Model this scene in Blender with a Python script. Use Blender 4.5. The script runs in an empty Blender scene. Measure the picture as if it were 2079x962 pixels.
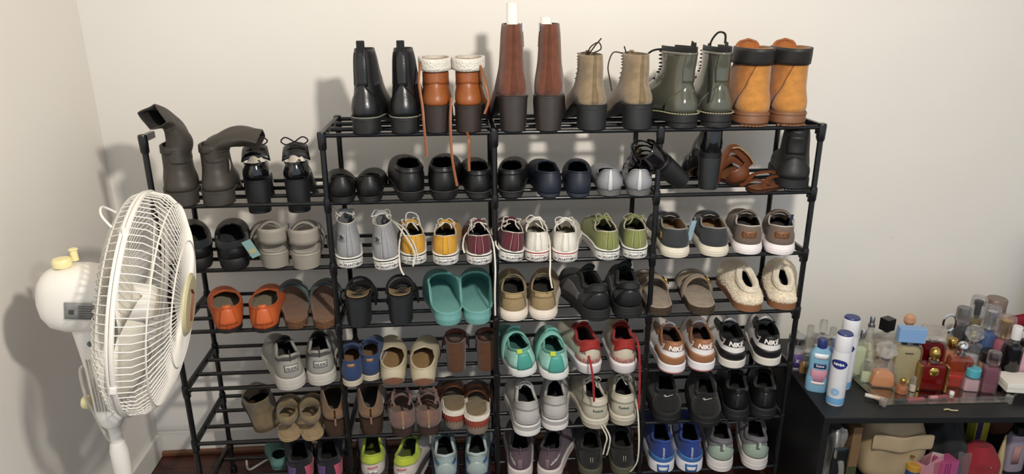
import bpy, math, random
from mathutils import Vector, Matrix
from mathutils.bvhtree import BVHTree
random.seed(7)
R = math.radians
sc = bpy.context.scene
COL = sc.collection

# ------------------------------------------------------------------ camera
CAM_F = 1443.16            # focal length in pixels of the 2079 px wide frame
CAM_P = (0.0755, 0.3260, -0.0033)   # heading, downward pitch, roll
CAM_C = Vector((0.71568, -1.66308, 0.3035))
def cam_basis():
    yaw, pit, rol = CAM_P
    f = Vector((math.sin(yaw)*math.cos(pit), math.cos(yaw)*math.cos(pit), -math.sin(pit)))
    r0 = Vector((math.cos(yaw), -math.sin(yaw), 0)); u0 = r0.cross(f)
    return r0*math.cos(rol)+u0*math.sin(rol), -r0*math.sin(rol)+u0*math.cos(rol), f
RT, UP, FW = cam_basis()
cd = bpy.data.cameras.new('camera'); cam = bpy.data.objects.new('camera', cd); COL.objects.link(cam)
cd.sensor_fit = 'HORIZONTAL'; cd.sensor_width = 36; cd.lens = 36*CAM_F/2079; cd.clip_start = .02
cam.matrix_world = Matrix.Translation(CAM_C) @ Matrix((RT, UP, -FW)).transposed().to_4x4()
sc.camera = cam
def X_at(px, Y, z):
    k = (px-1039.5)/CAM_F
    a = (Y-CAM_C.y)*RT.y+(z-CAM_C.z)*RT.z; b = (Y-CAM_C.y)*FW.y+(z-CAM_C.z)*FW.z
    return CAM_C.x+(k*b-a)/(RT.x-k*FW.x)
def ray(px, py): return FW+RT*((px-1039.5)/CAM_F)-UP*((py-481)/CAM_F)
def on_z(px, py, z): d = ray(px, py); return CAM_C+d*((z-CAM_C.z)/d.z)
def on_y(px, py, y): d = ray(px, py); return CAM_C+d*((y-CAM_C.y)/d.y)
def depth(p): return (p-CAM_C).dot(FW)

# ------------------------------------------------------------------ world, lamps, exposure
w = bpy.data.worlds.new('world'); sc.world = w; w.use_nodes = True
w.node_tree.nodes['Background'].inputs[0].default_value = (.74, .86, 1.0, 1)
w.node_tree.nodes['Background'].inputs[1].default_value = .85
ld = bpy.data.lights.new('room_lamp', 'POINT'); ld.energy = 90; ld.color = (1, .94, .84); ld.shadow_soft_size = .045
lo = bpy.data.objects.new('room_lamp', ld); COL.objects.link(lo); lo.location = (1.12, -1.37, .68)
sc.view_settings.view_transform = 'Standard'; sc.view_settings.look = 'None'
sc.view_settings.exposure = 0.0; sc.view_settings.gamma = 1; sc.view_settings.use_curve_mapping = False

# ------------------------------------------------------------------ materials
def lin(h):
    if isinstance(h, str):
        h = h.lstrip('#'); c = [int(h[i:i+2], 16)/255 for i in (0, 2, 4)]
    else: c = [v/255 for v in h]
    return [(v/12.92 if v <= .04045 else ((v+.055)/1.055)**2.4) for v in c]
_M = {}
KIND = {  # rough, bump scale, bump strength, colour variation, coat, sheen, metallic
 'leather': (.42, 260, .25, .10, .0, 0, 0), 'softleather': (.55, 90, .35, .12, 0, 0, 0), 'patent': (.12, 30, .06, .03, .6, 0, 0),
 'suede': (.95, 420, .35, .22, 0, .5, 0), 'canvas': (.9, 900, .35, .08, 0, .2, 0), 'knit': (.92, 300, .6, .12, 0, .2, 0),
 'rubber': (.6, 200, .08, .06, 0, 0, 0), 'foam': (.7, 500, .12, .05, 0, 0, 0), 'plastic': (.35, 60, .03, .03, 0, 0, 0),
 'lace': (.9, 1200, .4, .08, 0, 0, 0), 'fleece': (1, 190, 1.0, .15, 0, .6, 0), 'cork': (.9, 260, .4, .9, 0, 0, 0),
 'metal': (.25, 100, .02, .02, 0, 0, 1), 'powder': (.33, 500, .05, .04, 0, 0, 0), 'cloth': (.9, 160, .4, .12, 0, .2, 0),
 'print': (.6, 50, 0, 0, 0, 0, 0), 'wood': (.4, 12, .1, .5, 0, 0, 0), 'foil': (.22, 18, .9, .1, 0, 0, .6)}
def M(col, kind='leather', **k):
    key = (str(col), kind, tuple(sorted(k.items())))
    if key in _M: return _M[key]
    m = bpy.data.materials.new(kind+'_'+str(len(_M))); m.use_nodes = True
    nt = m.node_tree; b = nt.nodes['Principled BSDF']
    c = lin(col); c = [v*(.66+.34*min(1, sum(c)/3*1.5)) for v in c]; g_ = sum(c)/3; c = [v*.93+g_*.07 for v in c]
    ro, bs, bst, var, coat, sheen, met = KIND[kind]
    b.inputs['Roughness'].default_value = k.get('rough', ro); b.inputs['Metallic'].default_value = met
    b.inputs['Coat Weight'].default_value = coat; b.inputs['Coat Roughness'].default_value = .05
    b.inputs['Sheen Weight'].default_value = sheen*.5
    tc = nt.nodes.new('ShaderNodeTexCoord')
    n = nt.nodes.new('ShaderNodeTexNoise'); n.inputs['Scale'].default_value = bs*.12 if kind != 'cork' else 330; n.inputs['Detail'].default_value = 4
    if kind == 'wood':
        mp = nt.nodes.new('ShaderNodeMapping'); mp.inputs['Scale'].default_value = (1, 9, 1)
        nt.links.new(tc.outputs['Object'], mp.inputs[0]); nt.links.new(mp.outputs[0], n.inputs['Vector']); n.inputs['Scale'].default_value = 4
    else: nt.links.new(tc.outputs['Object'], n.inputs['Vector'])
    rp = nt.nodes.new('ShaderNodeValToRGB'); rp.color_ramp.elements[0].position = .3; rp.color_ramp.elements[1].position = .7
    rp.color_ramp.elements[0].color = (*[v*(1-var) for v in c], 1); rp.color_ramp.elements[1].color = (*[min(1, v*(1+var*.6)) for v in c], 1)
    nt.links.new(n.outputs['Fac'], rp.inputs[0]); nt.links.new(rp.outputs[0], b.inputs['Base Color'])
    if bst > 0:
        n2 = nt.nodes.new('ShaderNodeTexNoise'); n2.inputs['Scale'].default_value = bs; n2.inputs['Detail'].default_value = 3
        nt.links.new(tc.outputs['Object'], n2.inputs['Vector'])
        bp = nt.nodes.new('ShaderNodeBump'); bp.inputs['Strength'].default_value = bst; bp.inputs['Distance'].default_value = .0012 if kind != 'fleece' else .004
        nt.links.new(n2.outputs['Fac'], bp.inputs['Height']); nt.links.new(bp.outputs[0], b.inputs['Normal'])
    _M[key] = m; return m
def GL(col=(240, 245, 245), alpha=.3, rough=.03, tr=.85):
    key = ('glass', str(col), alpha, rough, tr)
    if key in _M: return _M[key]
    m = bpy.data.materials.new('clear_'+str(len(_M))); m.use_nodes = True; b = m.node_tree.nodes['Principled BSDF']
    b.inputs['Base Color'].default_value = (*lin(col), 1); b.inputs['Roughness'].default_value = rough
    b.inputs['Alpha'].default_value = min(1, alpha*.95); b.inputs['Coat Weight'].default_value = 1; b.inputs['Coat Roughness'].default_value = .03
    b.inputs['Transmission Weight'].default_value = tr; b.inputs['IOR'].default_value = 1.45
    _M[key] = m; return m
BLK = M('1a1b1d', 'powder', rough=.22); GOLD = M('d8b25a', 'metal'); SILV = M('c9c9cb', 'metal'); CHROME = M('d8d8dc', 'metal', rough=.08)

# ------------------------------------------------------------------ mesh helpers
class MB:
    def __init__(s): s.v = []; s.f = []; s.m = []
    def face(s, idx, m=0): s.f.append(tuple(idx)); s.m.append(m)
    def grid(s, rows, closed=False, m=0, rowm=None):
        b = len(s.v); n = len(rows[0])
        for r in rows: s.v.extend([tuple(p) for p in r])
        for j in range(len(rows)-1):
            for i in range(n if closed else n-1):
                i2 = (i+1) % n
                s.face((b+j*n+i, b+j*n+i2, b+(j+1)*n+i2, b+(j+1)*n+i), rowm[j] if rowm else m)
        return b, n
    def cap(s, pts, m=0, flip=False):
        b = len(s.v); c = [sum(p[k] for p in pts)/len(pts) for k in range(3)]
        s.v.append(tuple(c)); s.v.extend([tuple(p) for p in pts]); n = len(pts)
        for i in range(n):
            a, d = b+1+i, b+1+(i+1) % n
            s.face((b, d, a) if flip else (b, a, d), m)
    def box(s, c, d, m=0, mat=None):
        b = len(s.v)
        for z in (-.5, .5):
            for y in (-.5, .5):
                for x in (-.5, .5):
                    p = Vector((x*d[0], y*d[1], z*d[2]))
                    if mat: p = mat @ p
                    s.v.append((p.x+c[0], p.y+c[1], p.z+c[2]))
        for q in ((0, 2, 3, 1), (4, 5, 7, 6), (0, 1, 5, 4), (2, 6, 7, 3), (0, 4, 6, 2), (1, 3, 7, 5)): s.face([b+i for i in q], m)
    def tube(s, path, r, n=6, m=0, flat=1.0, closed=False, caps=True, up=(0, 0, 1)):
        P = [Vector(p) for p in path]; rows = []; K = len(P)
        rr = r if isinstance(r, (list, tuple)) else [r]*K
        prev = None
        for i in range(K):
            a = P[(i-1) % K] if (closed or i > 0) else P[i]; c = P[(i+1) % K] if (closed or i < K-1) else P[i]
            t = (c-a)
            if t.length < 1e-9: t = Vector((0, 0, 1))
            t.normalize()
            if prev is None:
                u0 = Vector(up); 
                if abs(t.dot(u0)) > .95: u0 = Vector((1, 0, 0)) if abs(t.x) < .9 else Vector((0, 1, 0))
                x = t.cross(u0).normalized()
            else:
                x = prev-t*prev.dot(t)
                x = x.normalized() if x.length > 1e-6 else t.orthogonal().normalized()
            prev = x; y = x.cross(t)
            rows.append([P[i]+x*math.cos(q*2*math.pi/n)*rr[i]+y*math.sin(q*2*math.pi/n)*rr[i]*flat for q in range(n)])
        if closed: rows.append(rows[0])
        s.grid(rows, True, m)
        if caps and not closed: s.cap(rows[0], m); s.cap(rows[-1], m, True)
    def lathe(s, prof, n=20, c=(0, 0, 0), m=0, sx=1, sy=1, rowm=None, mat=None, sq=2.0):
        rows = []
        for r, z in prof:
            row = []
            for i in range(n):
                t = 2*math.pi*i/n; cx, cy = math.cos(t), math.sin(t)
                if sq != 2: cx = math.copysign(abs(cx)**(2/sq), cx); cy = math.copysign(abs(cy)**(2/sq), cy)
                p = Vector((r*sx*cx, r*sy*cy, z))
                if mat: p = mat @ p
                row.append((p.x+c[0], p.y+c[1], p.z+c[2]))
            rows.append(row)
        s.grid(rows, True, m, rowm)
        if prof[0][0] > 1e-6: s.cap(rows[0], rowm[0] if rowm else m, True)
        if prof[-1][0] > 1e-6: s.cap(rows[-1], rowm[-1] if rowm else m)
    def build(s, name, mats, parent=None, smooth=True, solid=None, bevel=None, sub=0, ang=40):
        me = bpy.data.meshes.new(name); me.from_pydata(s.v, [], s.f); 
        if not isinstance(mats, (list, tuple)): mats = [mats]
        for q in mats: me.materials.append(q)
        me.polygons.foreach_set('material_index', [min(i, len(mats)-1) for i in s.m])
        me.polygons.foreach_set('use_smooth', [smooth]*len(me.polygons))
        me.update()
        o = bpy.data.objects.new(name, me); COL.objects.link(o)
        if parent is not None: o.parent = parent
        if solid:
            q = o.modifiers.new('s', 'SOLIDIFY'); q.thickness = solid[0]; q.offset = solid[1]
            if len(solid) > 2: q.material_offset = solid[2]; q.material_offset_rim = 0
            q.use_even_offset = False
        if bevel:
            q = o.modifiers.new('b', 'BEVEL'); q.width = bevel; q.segments = 2; q.limit_method = 'ANGLE'; q.angle_limit = R(50)
        if sub: q = o.modifiers.new('u', 'SUBSURF'); q.levels = sub; q.render_levels = sub
        if smooth:
            try: me.set_sharp_from_angle(angle=R(ang))
            except Exception: pass
        return o
def tag(o, label=None, cat=None, group=None, kind=None):
    if label: o['label'] = label
    if cat: o['category'] = cat
    if group: o['group'] = group
    if kind: o['kind'] = kind
    return o
def empty(name, loc, rz=0, rx=0, ry=0, label=None, cat=None, group=None, order='XYZ'):
    o = bpy.data.objects.new(name, None); COL.objects.link(o); o.empty_display_size = .02
    o.location = loc; o.rotation_euler = (rx, ry, rz); tag(o, label, cat, group); return o
def interp(tab, x):
    if x <= tab[0][0]: return tab[0][1]
    for (a, p), (b, q) in zip(tab, tab[1:]):
        if x <= b:
            t = (x-a)/(b-a); t = t*t*(3-2*t); return p+(q-p)*t
    return tab[-1][1]
def ss(a, b, x): t = max(0, min(1, (x-a)/(b-a))); return t*t*(3-2*t)
def bez(a, b, c, d, t): q = 1-t; return a*(q**3)+b*(3*q*q*t)+c*(3*q*t*t)+d*(t**3)
def catmull(P, n=6):
    P = [Vector(p) for p in P]; o = []
    for i in range(len(P)-1):
        a = P[max(i-1, 0)]; b = P[i]; c = P[i+1]; d = P[min(i+2, len(P)-1)]
        for k in range(n):
            t = k/n; o.append(.5*((2*b)+(c-a)*t+(2*a-5*b+4*c-d)*t*t+(3*b-a-3*c+d)*t**3))
    o.append(P[-1]); return o
_T = {}
def text2d(s, size=1.0, shear=0, bold=.02):
    key = (s, shear, bold)
    if key not in _T:
        cu = bpy.data.curves.new('t', 'FONT'); cu.body = s; cu.size = 1; cu.shear = shear; cu.offset = bold; cu.align_x = 'CENTER'; cu.align_y = 'CENTER'; cu.resolution_u = 3
        ob = bpy.data.objects.new('t', cu); COL.objects.link(ob)
        bpy.context.view_layer.update()
        me = bpy.data.meshes.new_from_object(ob.evaluated_get(bpy.context.evaluated_depsgraph_get()))
        _T[key] = ([tuple(v.co) for v in me.vertices], [tuple(p.vertices) for p in me.polygons])
        bpy.data.objects.remove(ob); bpy.data.meshes.remove(me); bpy.data.curves.remove(cu)
    v, f = _T[key]
    return [(x*size, y*size) for x, y, _ in v], f
def project(v2, f, bvh, x0, z0, rot=0, off=.0009, sy=1.0, org=None, dirv=Vector((0, 1, 0)), xa=Vector((1, 0, 0)), za=Vector((0, 0, 1))):
    """lay a flat figure (x right, y up) on the surface hit along dirv"""
    mb = MB(); c, s = math.cos(rot), math.sin(rot); miss = []
    for x, y in v2:
        X = x0+x*c-y*s*sy; Z = z0+x*s+y*c*sy
        o = (org or Vector((0, 0, 0)))+xa*X+za*Z-dirv*.3
        h = bvh.ray_cast(o, dirv)
        if h[0] is None: miss.append(len(mb.v)); mb.v.append(tuple(o+dirv*.3)); continue
        mb.v.append(tuple(h[0]-dirv*off))
    ms = set(miss)
    for q in f:
        if not ms.intersection(q): mb.face(q)
    return mb
def rect(w_, h_, nx=8, ny=4, taper=1.0, bow=0.0):
    v = []; f = []
    for j in range(ny+1):
        for i in range(nx+1):
            a = i/nx-.5; b = j/ny-.5
            v.append((a*w_*(1+(taper-1)*(b+.5)), b*h_+bow*(1-4*a*a)*(1 if b > 0 else 0)))
    for j in range(ny):
        for i in range(nx):
            k = j*(nx+1)+i; f.append((k, k+1, k+nx+2, k+nx+1))
    return v, f
def ribbon(cols, n=2):
    """cols: list of (x, z_low, z_high)"""
    v = []; f = []
    for x, a, b in cols:
        for j in range(n+1): v.append((x, a+(b-a)*j/n))
    for i in range(len(cols)-1):
        for j in range(n):
            k = i*(n+1)+j; f.append((k, k+n+1, k+n+2, k+1))
    return v, f
def star2d(r, n=5, r2=.42):
    v = [(0, 0)]; f = []
    for i in range(2*n):
        t = math.pi/2+i*math.pi/n; q = r if i % 2 == 0 else r*r2; v.append((q*math.cos(t), q*math.sin(t)))
    for i in range(2*n): f.append((0, 1+i, 1+(i+1) % (2*n)))
    return v, f

# ------------------------------------------------------------------ the room
BW, DEP, HT = .40, .237, .1626          # rack: bay width, depth, tier spacing
YW, XL, ZF, ZC = .36, -.262, -1.079, 1.45
def wall_mat(name, col, sc_=3.0):
    m = bpy.data.materials.new(name); m.use_nodes = True; nt = m.node_tree; b = nt.nodes['Principled BSDF']
    c = lin(col); b.inputs['Roughness'].default_value = .62
    tc = nt.nodes.new('ShaderNodeTexCoord'); n = nt.nodes.new('ShaderNodeTexNoise'); n.inputs['Scale'].default_value = sc_; n.inputs['Detail'].default_value = 6
    nt.links.new(tc.outputs['Object'], n.inputs['Vector'])
    r = nt.nodes.new('ShaderNodeValToRGB'); r.color_ramp.elements[0].color = (*[v*.96 for v in c], 1); r.color_ramp.elements[1].color = (*[min(1, v*1.03) for v in c], 1)
    nt.links.new(n.outputs['Fac'], r.inputs[0])
    # small scuffs
    n3 = nt.nodes.new('ShaderNodeTexVoronoi'); n3.inputs['Scale'].default_value = 2.3; nt.links.new(tc.outputs['Object'], n3.inputs['Vector'])
    r3 = nt.nodes.new('ShaderNodeValToRGB'); r3.color_ramp.elements[0].position = .012; r3.color_ramp.elements[0].color = (.72, .68, .64, 1); r3.color_ramp.elements[1].position = .022; r3.color_ramp.elements[1].color = (1, 1, 1, 1)
    nt.links.new(n3.outputs['Distance'], r3.inputs[0])
    mx = nt.nodes.new('ShaderNodeMixRGB'); mx.blend_type = 'MULTIPLY'; mx.inputs[0].default_value = 1
    nt.links.new(r.outputs[0], mx.inputs[1]); nt.links.new(r3.outputs[0], mx.inputs[2]); nt.links.new(mx.outputs[0], b.inputs['Base Color'])
    n2 = nt.nodes.new('ShaderNodeTexNoise'); n2.inputs['Scale'].default_value = 55; n2.inputs['Detail'].default_value = 3; nt.links.new(tc.outputs['Object'], n2.inputs['Vector'])
    n4 = nt.nodes.new('ShaderNodeTexNoise'); n4.inputs['Scale'].default_value = 2.2; nt.links.new(tc.outputs['Object'], n4.inputs['Vector'])
    bp2 = nt.nodes.new('ShaderNodeBump'); bp2.inputs['Strength'].default_value = .5; bp2.inputs['Distance'].default_value = .02; nt.links.new(n4.outputs['Fac'], bp2.inputs['Height'])
    bp = nt.nodes.new('ShaderNodeBump'); bp.inputs['Strength'].default_value = .08; bp.inputs['Distance'].default_value = .002
    nt.links.new(n2.outputs['Fac'], bp.inputs['Height']); nt.links.new(bp2.outputs[0], bp.inputs['Normal']); nt.links.new(bp.outputs[0], b.inputs['Normal'])
    return m
WALL = wall_mat('painted_plaster', 'ebe6df')
def struct(name, mb, mats, **k): o = mb.build(name, mats, smooth=False, **k); o['kind'] = 'structure'; return o
x1, y0r = 3.6, -2.6
b = MB(); b.box(((XL+x1)/2, YW+.05, (ZF+ZC)/2), (x1-XL+.2, .1, ZC-ZF)); struct('wall_back', b, WALL)
b = MB(); b.box((XL-.05, (y0r+YW)/2, (ZF+ZC)/2), (.1, YW-y0r, ZC-ZF)); struct('wall_left', b, WALL)
b = MB(); b.box(((XL+x1)/2, (y0r+YW)/2, ZC+.05), (x1-XL, YW-y0r, .1)); struct('ceiling', b, M('a8a49c', 'print'))
b = MB(); b.box((x1+.05, (y0r+YW)/2, (ZF+ZC)/2), (.1, YW-y0r, ZC-ZF)); struct('wall_right', b, WALL)
# floor of dark red-brown boards
b = MB(); b.box(((XL+x1)/2, (y0r+YW)/2, ZF-.04), (x1-XL, YW-y0r, .06)); fl = struct('floor', b, M('2a1410', 'wood'))
fm = M('5a2c20', 'wood'); b = MB(); b.box((0, 0, 0), (1.19, .088, .012)); pm = None
for j in range(12):
    for i in range(2):
        if pm is None:
            o = b.build('floor_board', fm, fl, smooth=False, bevel=.001); pm = o.data
        else:
            o = bpy.data.objects.new('floor_board', pm); COL.objects.link(o); o.parent = fl
        o.location = (XL+.60+i*1.2-(j % 2)*.0, YW-.046-j*.09, ZF-.006)
b = MB(); b.box(((XL+x1)/2, YW-.006, ZF+.04), (x1-XL, .012, .08)); struct('baseboard_back', b, M('e4e0d8', 'plastic'), bevel=.003)
b = MB(); b.box((XL+.006, (y0r+YW)/2-.01, ZF+.04), (.012, YW-y0r-.02, .08)); struct('baseboard_left', b, M('e4e0d8', 'plastic'), bevel=.003)
b = MB(); b.box(((XL+x1)/2, YW-.02, ZF+.008), (x1-XL-.02, .016, .016)); struct('trim_1', b, M('8a5a3c', 'wood'), bevel=.004)

# ------------------------------------------------------------------ the shoe rack
NB = 4
rack = empty('shoe_rack', (0, 0, ZF), label='long black tubular metal shoe rack with four bays against the back wall', cat='shoe rack')
def rz(z): return z-ZF
def part_copy(mesh, name, loc, parent, rot=None):
    o = bpy.data.objects.new(name, mesh); COL.objects.link(o); o.parent = parent; o.location = loc
    if rot: o.rotation_euler = rot
    return o
zbot = ZF+.012
NT = 6      # tiers 0..6
def post_mesh(z1):
    m = MB(); m.lathe([(.0070, 0), (.0070, z1-zbot)], 12)
    m.lathe([(.0095, -.012), (.0105, -.008), (.0105, .01), (.0095, .012)], 12)
    return m
PM = {}
tb = MB(); 
tb.lathe([(.0053, 0), (.0053, BW-.016)], 10, mat=Matrix.Rotation(R(90), 3, 'Y')); tubem = None
sd = MB(); # side bar: front-to-back link with gusset under each end
sd.box((0, DEP/2, 0), (.011, DEP-.012, .016))
sd.box((0, .017, -.012), (.010, .016, .016)); sd.box((0, DEP-.017, -.012), (.010, .016, .016)); sd.box((0, .014, -.024), (.009, .008, .012)); sd.box((0, DEP-.014, -.024), (.009, .008, .012)); sidem = None
sl = MB(); sl.lathe([(.0074, -.024), (.0090, -.020), (.0096, .0), (.0096, .008), (.0086, .012)], 12); slm = None
cap = MB(); cap.lathe([(.0080, -.034), (.0098, -.030), (.0108, .004), (.0095, .009), (.004, .0105)], 12); capm = None
for i in range(NB+1):
    ztop = -.0 if i > 0 else -.0
    for d in (0, 1):
        if i == 0 and d == 1: zt = -HT
        else: zt = 0
        if zt not in PM: PM[zt] = post_mesh(zt)
        o = PM[zt].build('post', BLK, rack) if not isinstance(PM[zt], bpy.types.Mesh) else part_copy(PM[zt], 'post', (0, 0, 0), rack)
        PM[zt] = o.data; o.location = (i*BW, d*DEP, rz(zbot))
        for j in range(NT+1):
            if j == 0 and i == 0 and d == 1: continue
            if j == 0:
                if capm is None: capm = cap.build('post_cap', BLK, rack).data; bpy.data.objects[-1] if False else None; oo = [q for q in rack.children if q.name.startswith('post_cap')][0]
                else: oo = part_copy(capm, 'post_cap', (0, 0, 0), rack)
                oo.location = (i*BW, d*DEP, rz(0))
                continue
            if slm is None:
                oo = sl.build('joint_sleeve', BLK, rack); slm = oo.data
            else: oo = part_copy(slm, 'joint_sleeve', (0, 0, 0), rack)
            oo.location = (i*BW, d*DEP, rz(-j*HT))
    for j in range(NT+1):
        if i == 0 and j == 0:
            m = MB(); m.box((0, .03, 0), (.013, .05, .016)); oo = m.build('side_bar', BLK, rack, smooth=False, bevel=.002); oo.location = (0, 0, rz(0)); continue
        if sidem is None: oo = sd.build('side_bar', BLK, rack, smooth=False, bevel=.002); sidem = oo.data
        else:
            oo = part_copy(sidem, 'side_bar', (0, 0, 0), rack)
            q = oo.modifiers.new('b', 'BEVEL'); q.width = .002; q.segments = 2
        oo.location = (i*BW, 0, rz(-j*HT))
for i in range(NB):
    for j in range(NT+1):
        if i == 0 and j == 0: continue
        for k in range(4):
            if tubem is None: oo = tb.build('shelf_tube', BLK, rack); tubem = oo.data
            else: oo = part_copy(tubem, 'shelf_tube', (0, 0, 0), rack)
            oo.location = (i*BW+.008, k*DEP/3, rz(-j*HT))
def shelf_z(row): return -row*HT+.0053

# ------------------------------------------------------------------ shoes
SHOES = []
class Shoe:
    K = 60
    def __init__(s, root, mir=1, L=.245, wh=.060, wb=.082, toep=2.0, toer=.26, th=.026, tht=None, lift=0, spring=.008, liftend=.72,
                 ins=.003, yb=.006, yt=.62, wc=((0, .052), (.45, .050), (.75, .034), (1, .020)), zc=((0, .050), (.3, .038), (.6, .050), (1, .030)),
                 toe_h=.034, bulge=.006, boot=False, stages=(), cthr=.3, heelcap=.17, hw=None):
        s.root = root; s.mir = mir; s.L = L; s.wh = wh; s.wb = wb; s.toep = toep; s.toer = toer*L; s.th = th; s.tht = tht if tht is not None else th*.8
        s.lift = lift; s.spring = spring; s.liftend = liftend; s.ins = ins; s.yb = yb; s.yt = yt*L; s.wc = wc; s.zc = zc; s.toe_h = toe_h; s.bulge = bulge; s.boot = boot
        s.stages = list(stages); s.cthr = cthr; s.rh = heelcap*L; s.parts = {}
    def ys(s, t): return s.L*(1-math.cos(math.pi*t))/2
    def half(s, y):
        f = y/s.L
        w_ = interp([(0, s.wh/2), (.18, s.wh/2), (.45, (s.wh*.55+s.wb*.45)/2), (.70, s.wb/2), (1, s.wb/2*.92)], f)
        if y < s.rh: w_ *= max(0, 1-(1-y/s.rh)**2.4)**.5
        if y > s.L-s.toer: w_ *= max(0, 1-((y-s.L+s.toer)/s.toer)**s.toep)**(.5 if s.toep >= 1.9 else .75)
        return w_
    def foot(s, u, off=0):
        def P(uu):
            t = abs(uu); t = 2-t if t > 1 else t
            sg = (1 if uu >= 0 else -1)*(-1 if abs(uu) > 1 else 1)
            y = s.ys(t); cx = -s.mir*.010*ss(.35, 1.0, y/s.L)
            return Vector((cx+sg*s.half(y), y, 0))
        p = P(u)
        if off:
            e = .004; a = P(u-e); c = P(u+e); t = c-a
            if t.length < 1e-8: n = Vector((0, -1, 0)) if abs(u) < .5 else Vector((0, 1, 0))
            else: n = Vector((t.y, -t.x, 0)).normalized()
            p = p+n*off
        return p
    def zlift(s, y): 
        f = y/s.L; return s.lift*(1-ss(.22, s.liftend, f))+s.spring*ss(.78, 1, f)
    def ztop(s, y): return s.zlift(y)+s.th+(s.tht-s.th)*ss(.25, .65, y/s.L)
    def collar(s, u):
        t = abs(u); sg = 1 if u >= 0 else -1
        q = (1-math.cos(math.pi*t))/2; y = s.yb+(s.yt-s.yb)*q
        W = interp(s.wc, q)/2
        n = 2.3; r = s.cthr
        if q < r: W *= max(0, 1-(1-q/r)**n)**.5
        if q > 1-.22: W *= max(0, 1-((q-.78)/.22)**2)**.5
        cx = -s.mir*.010*ss(.35, 1.0, y/s.L)
        return Vector((cx+sg*W, y, s.th+s.lift*(1-ss(.22, s.liftend, y/s.L))*1.0+interp(s.zc, q)))
    def stage(s, u, st):
        z, yb, yt, wd = st[:4]; xo = st[4] if len(st) > 4 else 0
        t = abs(u); sg = 1 if u >= 0 else -1; a = math.pi*t
        return Vector((xo+sg*wd/2*math.sin(a)**.85 if 0 < t < 1 else xo, (yb+yt)/2*s.L-(yt-yb)/2*s.L*math.cos(a), s.lift+s.th+z))
    def S(s, u, v):
        if v > 1 and s.stages:
            k = min(int(v-1), len(s.stages)-1); f = v-1-k
            pt = lambda i: s.collar(u) if i == 0 else s.stage(u, s.stages[i-1])
            b_ = pt(k); c_ = pt(k+1); a_ = pt(k-1) if k > 0 else b_*2-c_; d_ = pt(k+2) if k+2 <= len(s.stages) else c_*2-b_
            return .5*((2*b_)+(c_-a_)*f+(2*a_-5*b_+4*c_-d_)*f*f+(3*b_-a_-3*c_+d_)*f**3)
        v = min(v, 1)
        p0 = s.foot(u, -s.ins); p0.z = s.ztop(p0.y)-.001
        c = s.collar(u); t = abs(u); k = ss(.40, .78, t)
        e = .004; q = s.foot(u+e)-s.foot(u-e); n = Vector((q.y, -q.x, 0)); n = n.normalized() if n.length > 1e-8 else Vector((0, 0, 0))
        H = c.z-p0.z
        p1 = p0+n*s.bulge*(1-k*.6)+Vector((0, 0, max(.002, H*.4)*(1-k)+s.toe_h*1.15*k))
        if s.boot:
            p2a = c-(s.stage(u, s.stages[0])-c).normalized()*max(.01, H*.38) if s.stages else c-Vector((0, 0, max(.01, H*.35)))
            p2b = c+Vector((0, .10*s.L, -H*.50))
            p2 = p2a.lerp(p2b, k)
        else:
            p2a = c+n*s.bulge*.5-Vector((0, 0, H*.35))
            tg = Vector((p0.x*.9, p0.y*.97, p0.z+s.toe_h)); p2b = c+(tg-c)*.42
            p2 = p2a.lerp(p2b, k)
        return bez(p0, p1, p2, c, v)
    def N(s, u, v):
        e = .01; vv = min(max(v, e), 1-e) if v <= 1 else v
        a = s.S(u+e, vv)-s.S(u-e, vv); b_ = s.S(u, vv+e*.5)-s.S(u, vv-e*.5)
        n = a.cross(b_); return n.normalized() if n.length > 1e-12 else Vector((0, -1, 0))
    # ---- parts
    def reg(s, nm, mb, o):
        s.parts[nm] = (mb, o); return o
    def sole(s, mats, lev=((0, -.003, 0), (.08, .0, 0), (.9, .001, 0), (1, -.001, 0)), name='sole', wav=None):
        rows = []; rm = []
        for f, off, m in lev:
            row = []
            for i in range(s.K):
                u = -1+2*i/s.K; p = s.foot(u, off); yy = min(max(p.y, 0), s.L)
                zb = s.zlift(yy); zt = s.ztop(yy); z = zb+(zt-zb)*f
                if wav: z += wav(u, f)
                row.append((p.x, p.y, z))
            rows.append(row); rm.append(m)
        mb = MB(); mb.grid(rows, True, rowm=rm[1:]); mb.cap(rows[0], rm[0], True); mb.cap(rows[-1], rm[-1])
        return s.reg(name, mb, mb.build(name, mats, s.root))
    def treads(s, mat, n=7, h=.005, name='tread'):
        mb = MB()
        for k in range(-n, n+1):
            u = k*.05; p = s.foot(u, -.001); q = s.foot(u+.001)-s.foot(u-.001); a = math.atan2(q.y, q.x)
            mb.box((p.x, p.y+.002, s.zlift(p.y)+h/2), (.006, .006, h), mat=Matrix.Rotation(a, 3, 'Z'))
        mb.build(name, mat, s.root, smooth=False)
    def upper(s, mats, M_=12, solid=.0028, name='upper', lining=None, vs=None):
        rows = []
        vv = vs or [j/M_ for j in range(M_+1)]
        if not vs:
            for k in range(len(s.stages)): vv += [1+k+f for f in (.34, .67, 1)]
        for v in vv: rows.append([s.S(-1+2*i/s.K, v) for i in range(s.K)])
        mb = MB(); mb.grid(rows, True)
        ml = [mats] if not isinstance(mats, (list, tuple)) else list(mats)
        if lining: ml = [ml[0], lining]
        return s.reg(name, mb, mb.build(name, ml, s.root, solid=(solid, -1, 1 if lining else 0), ang=80))
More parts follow.
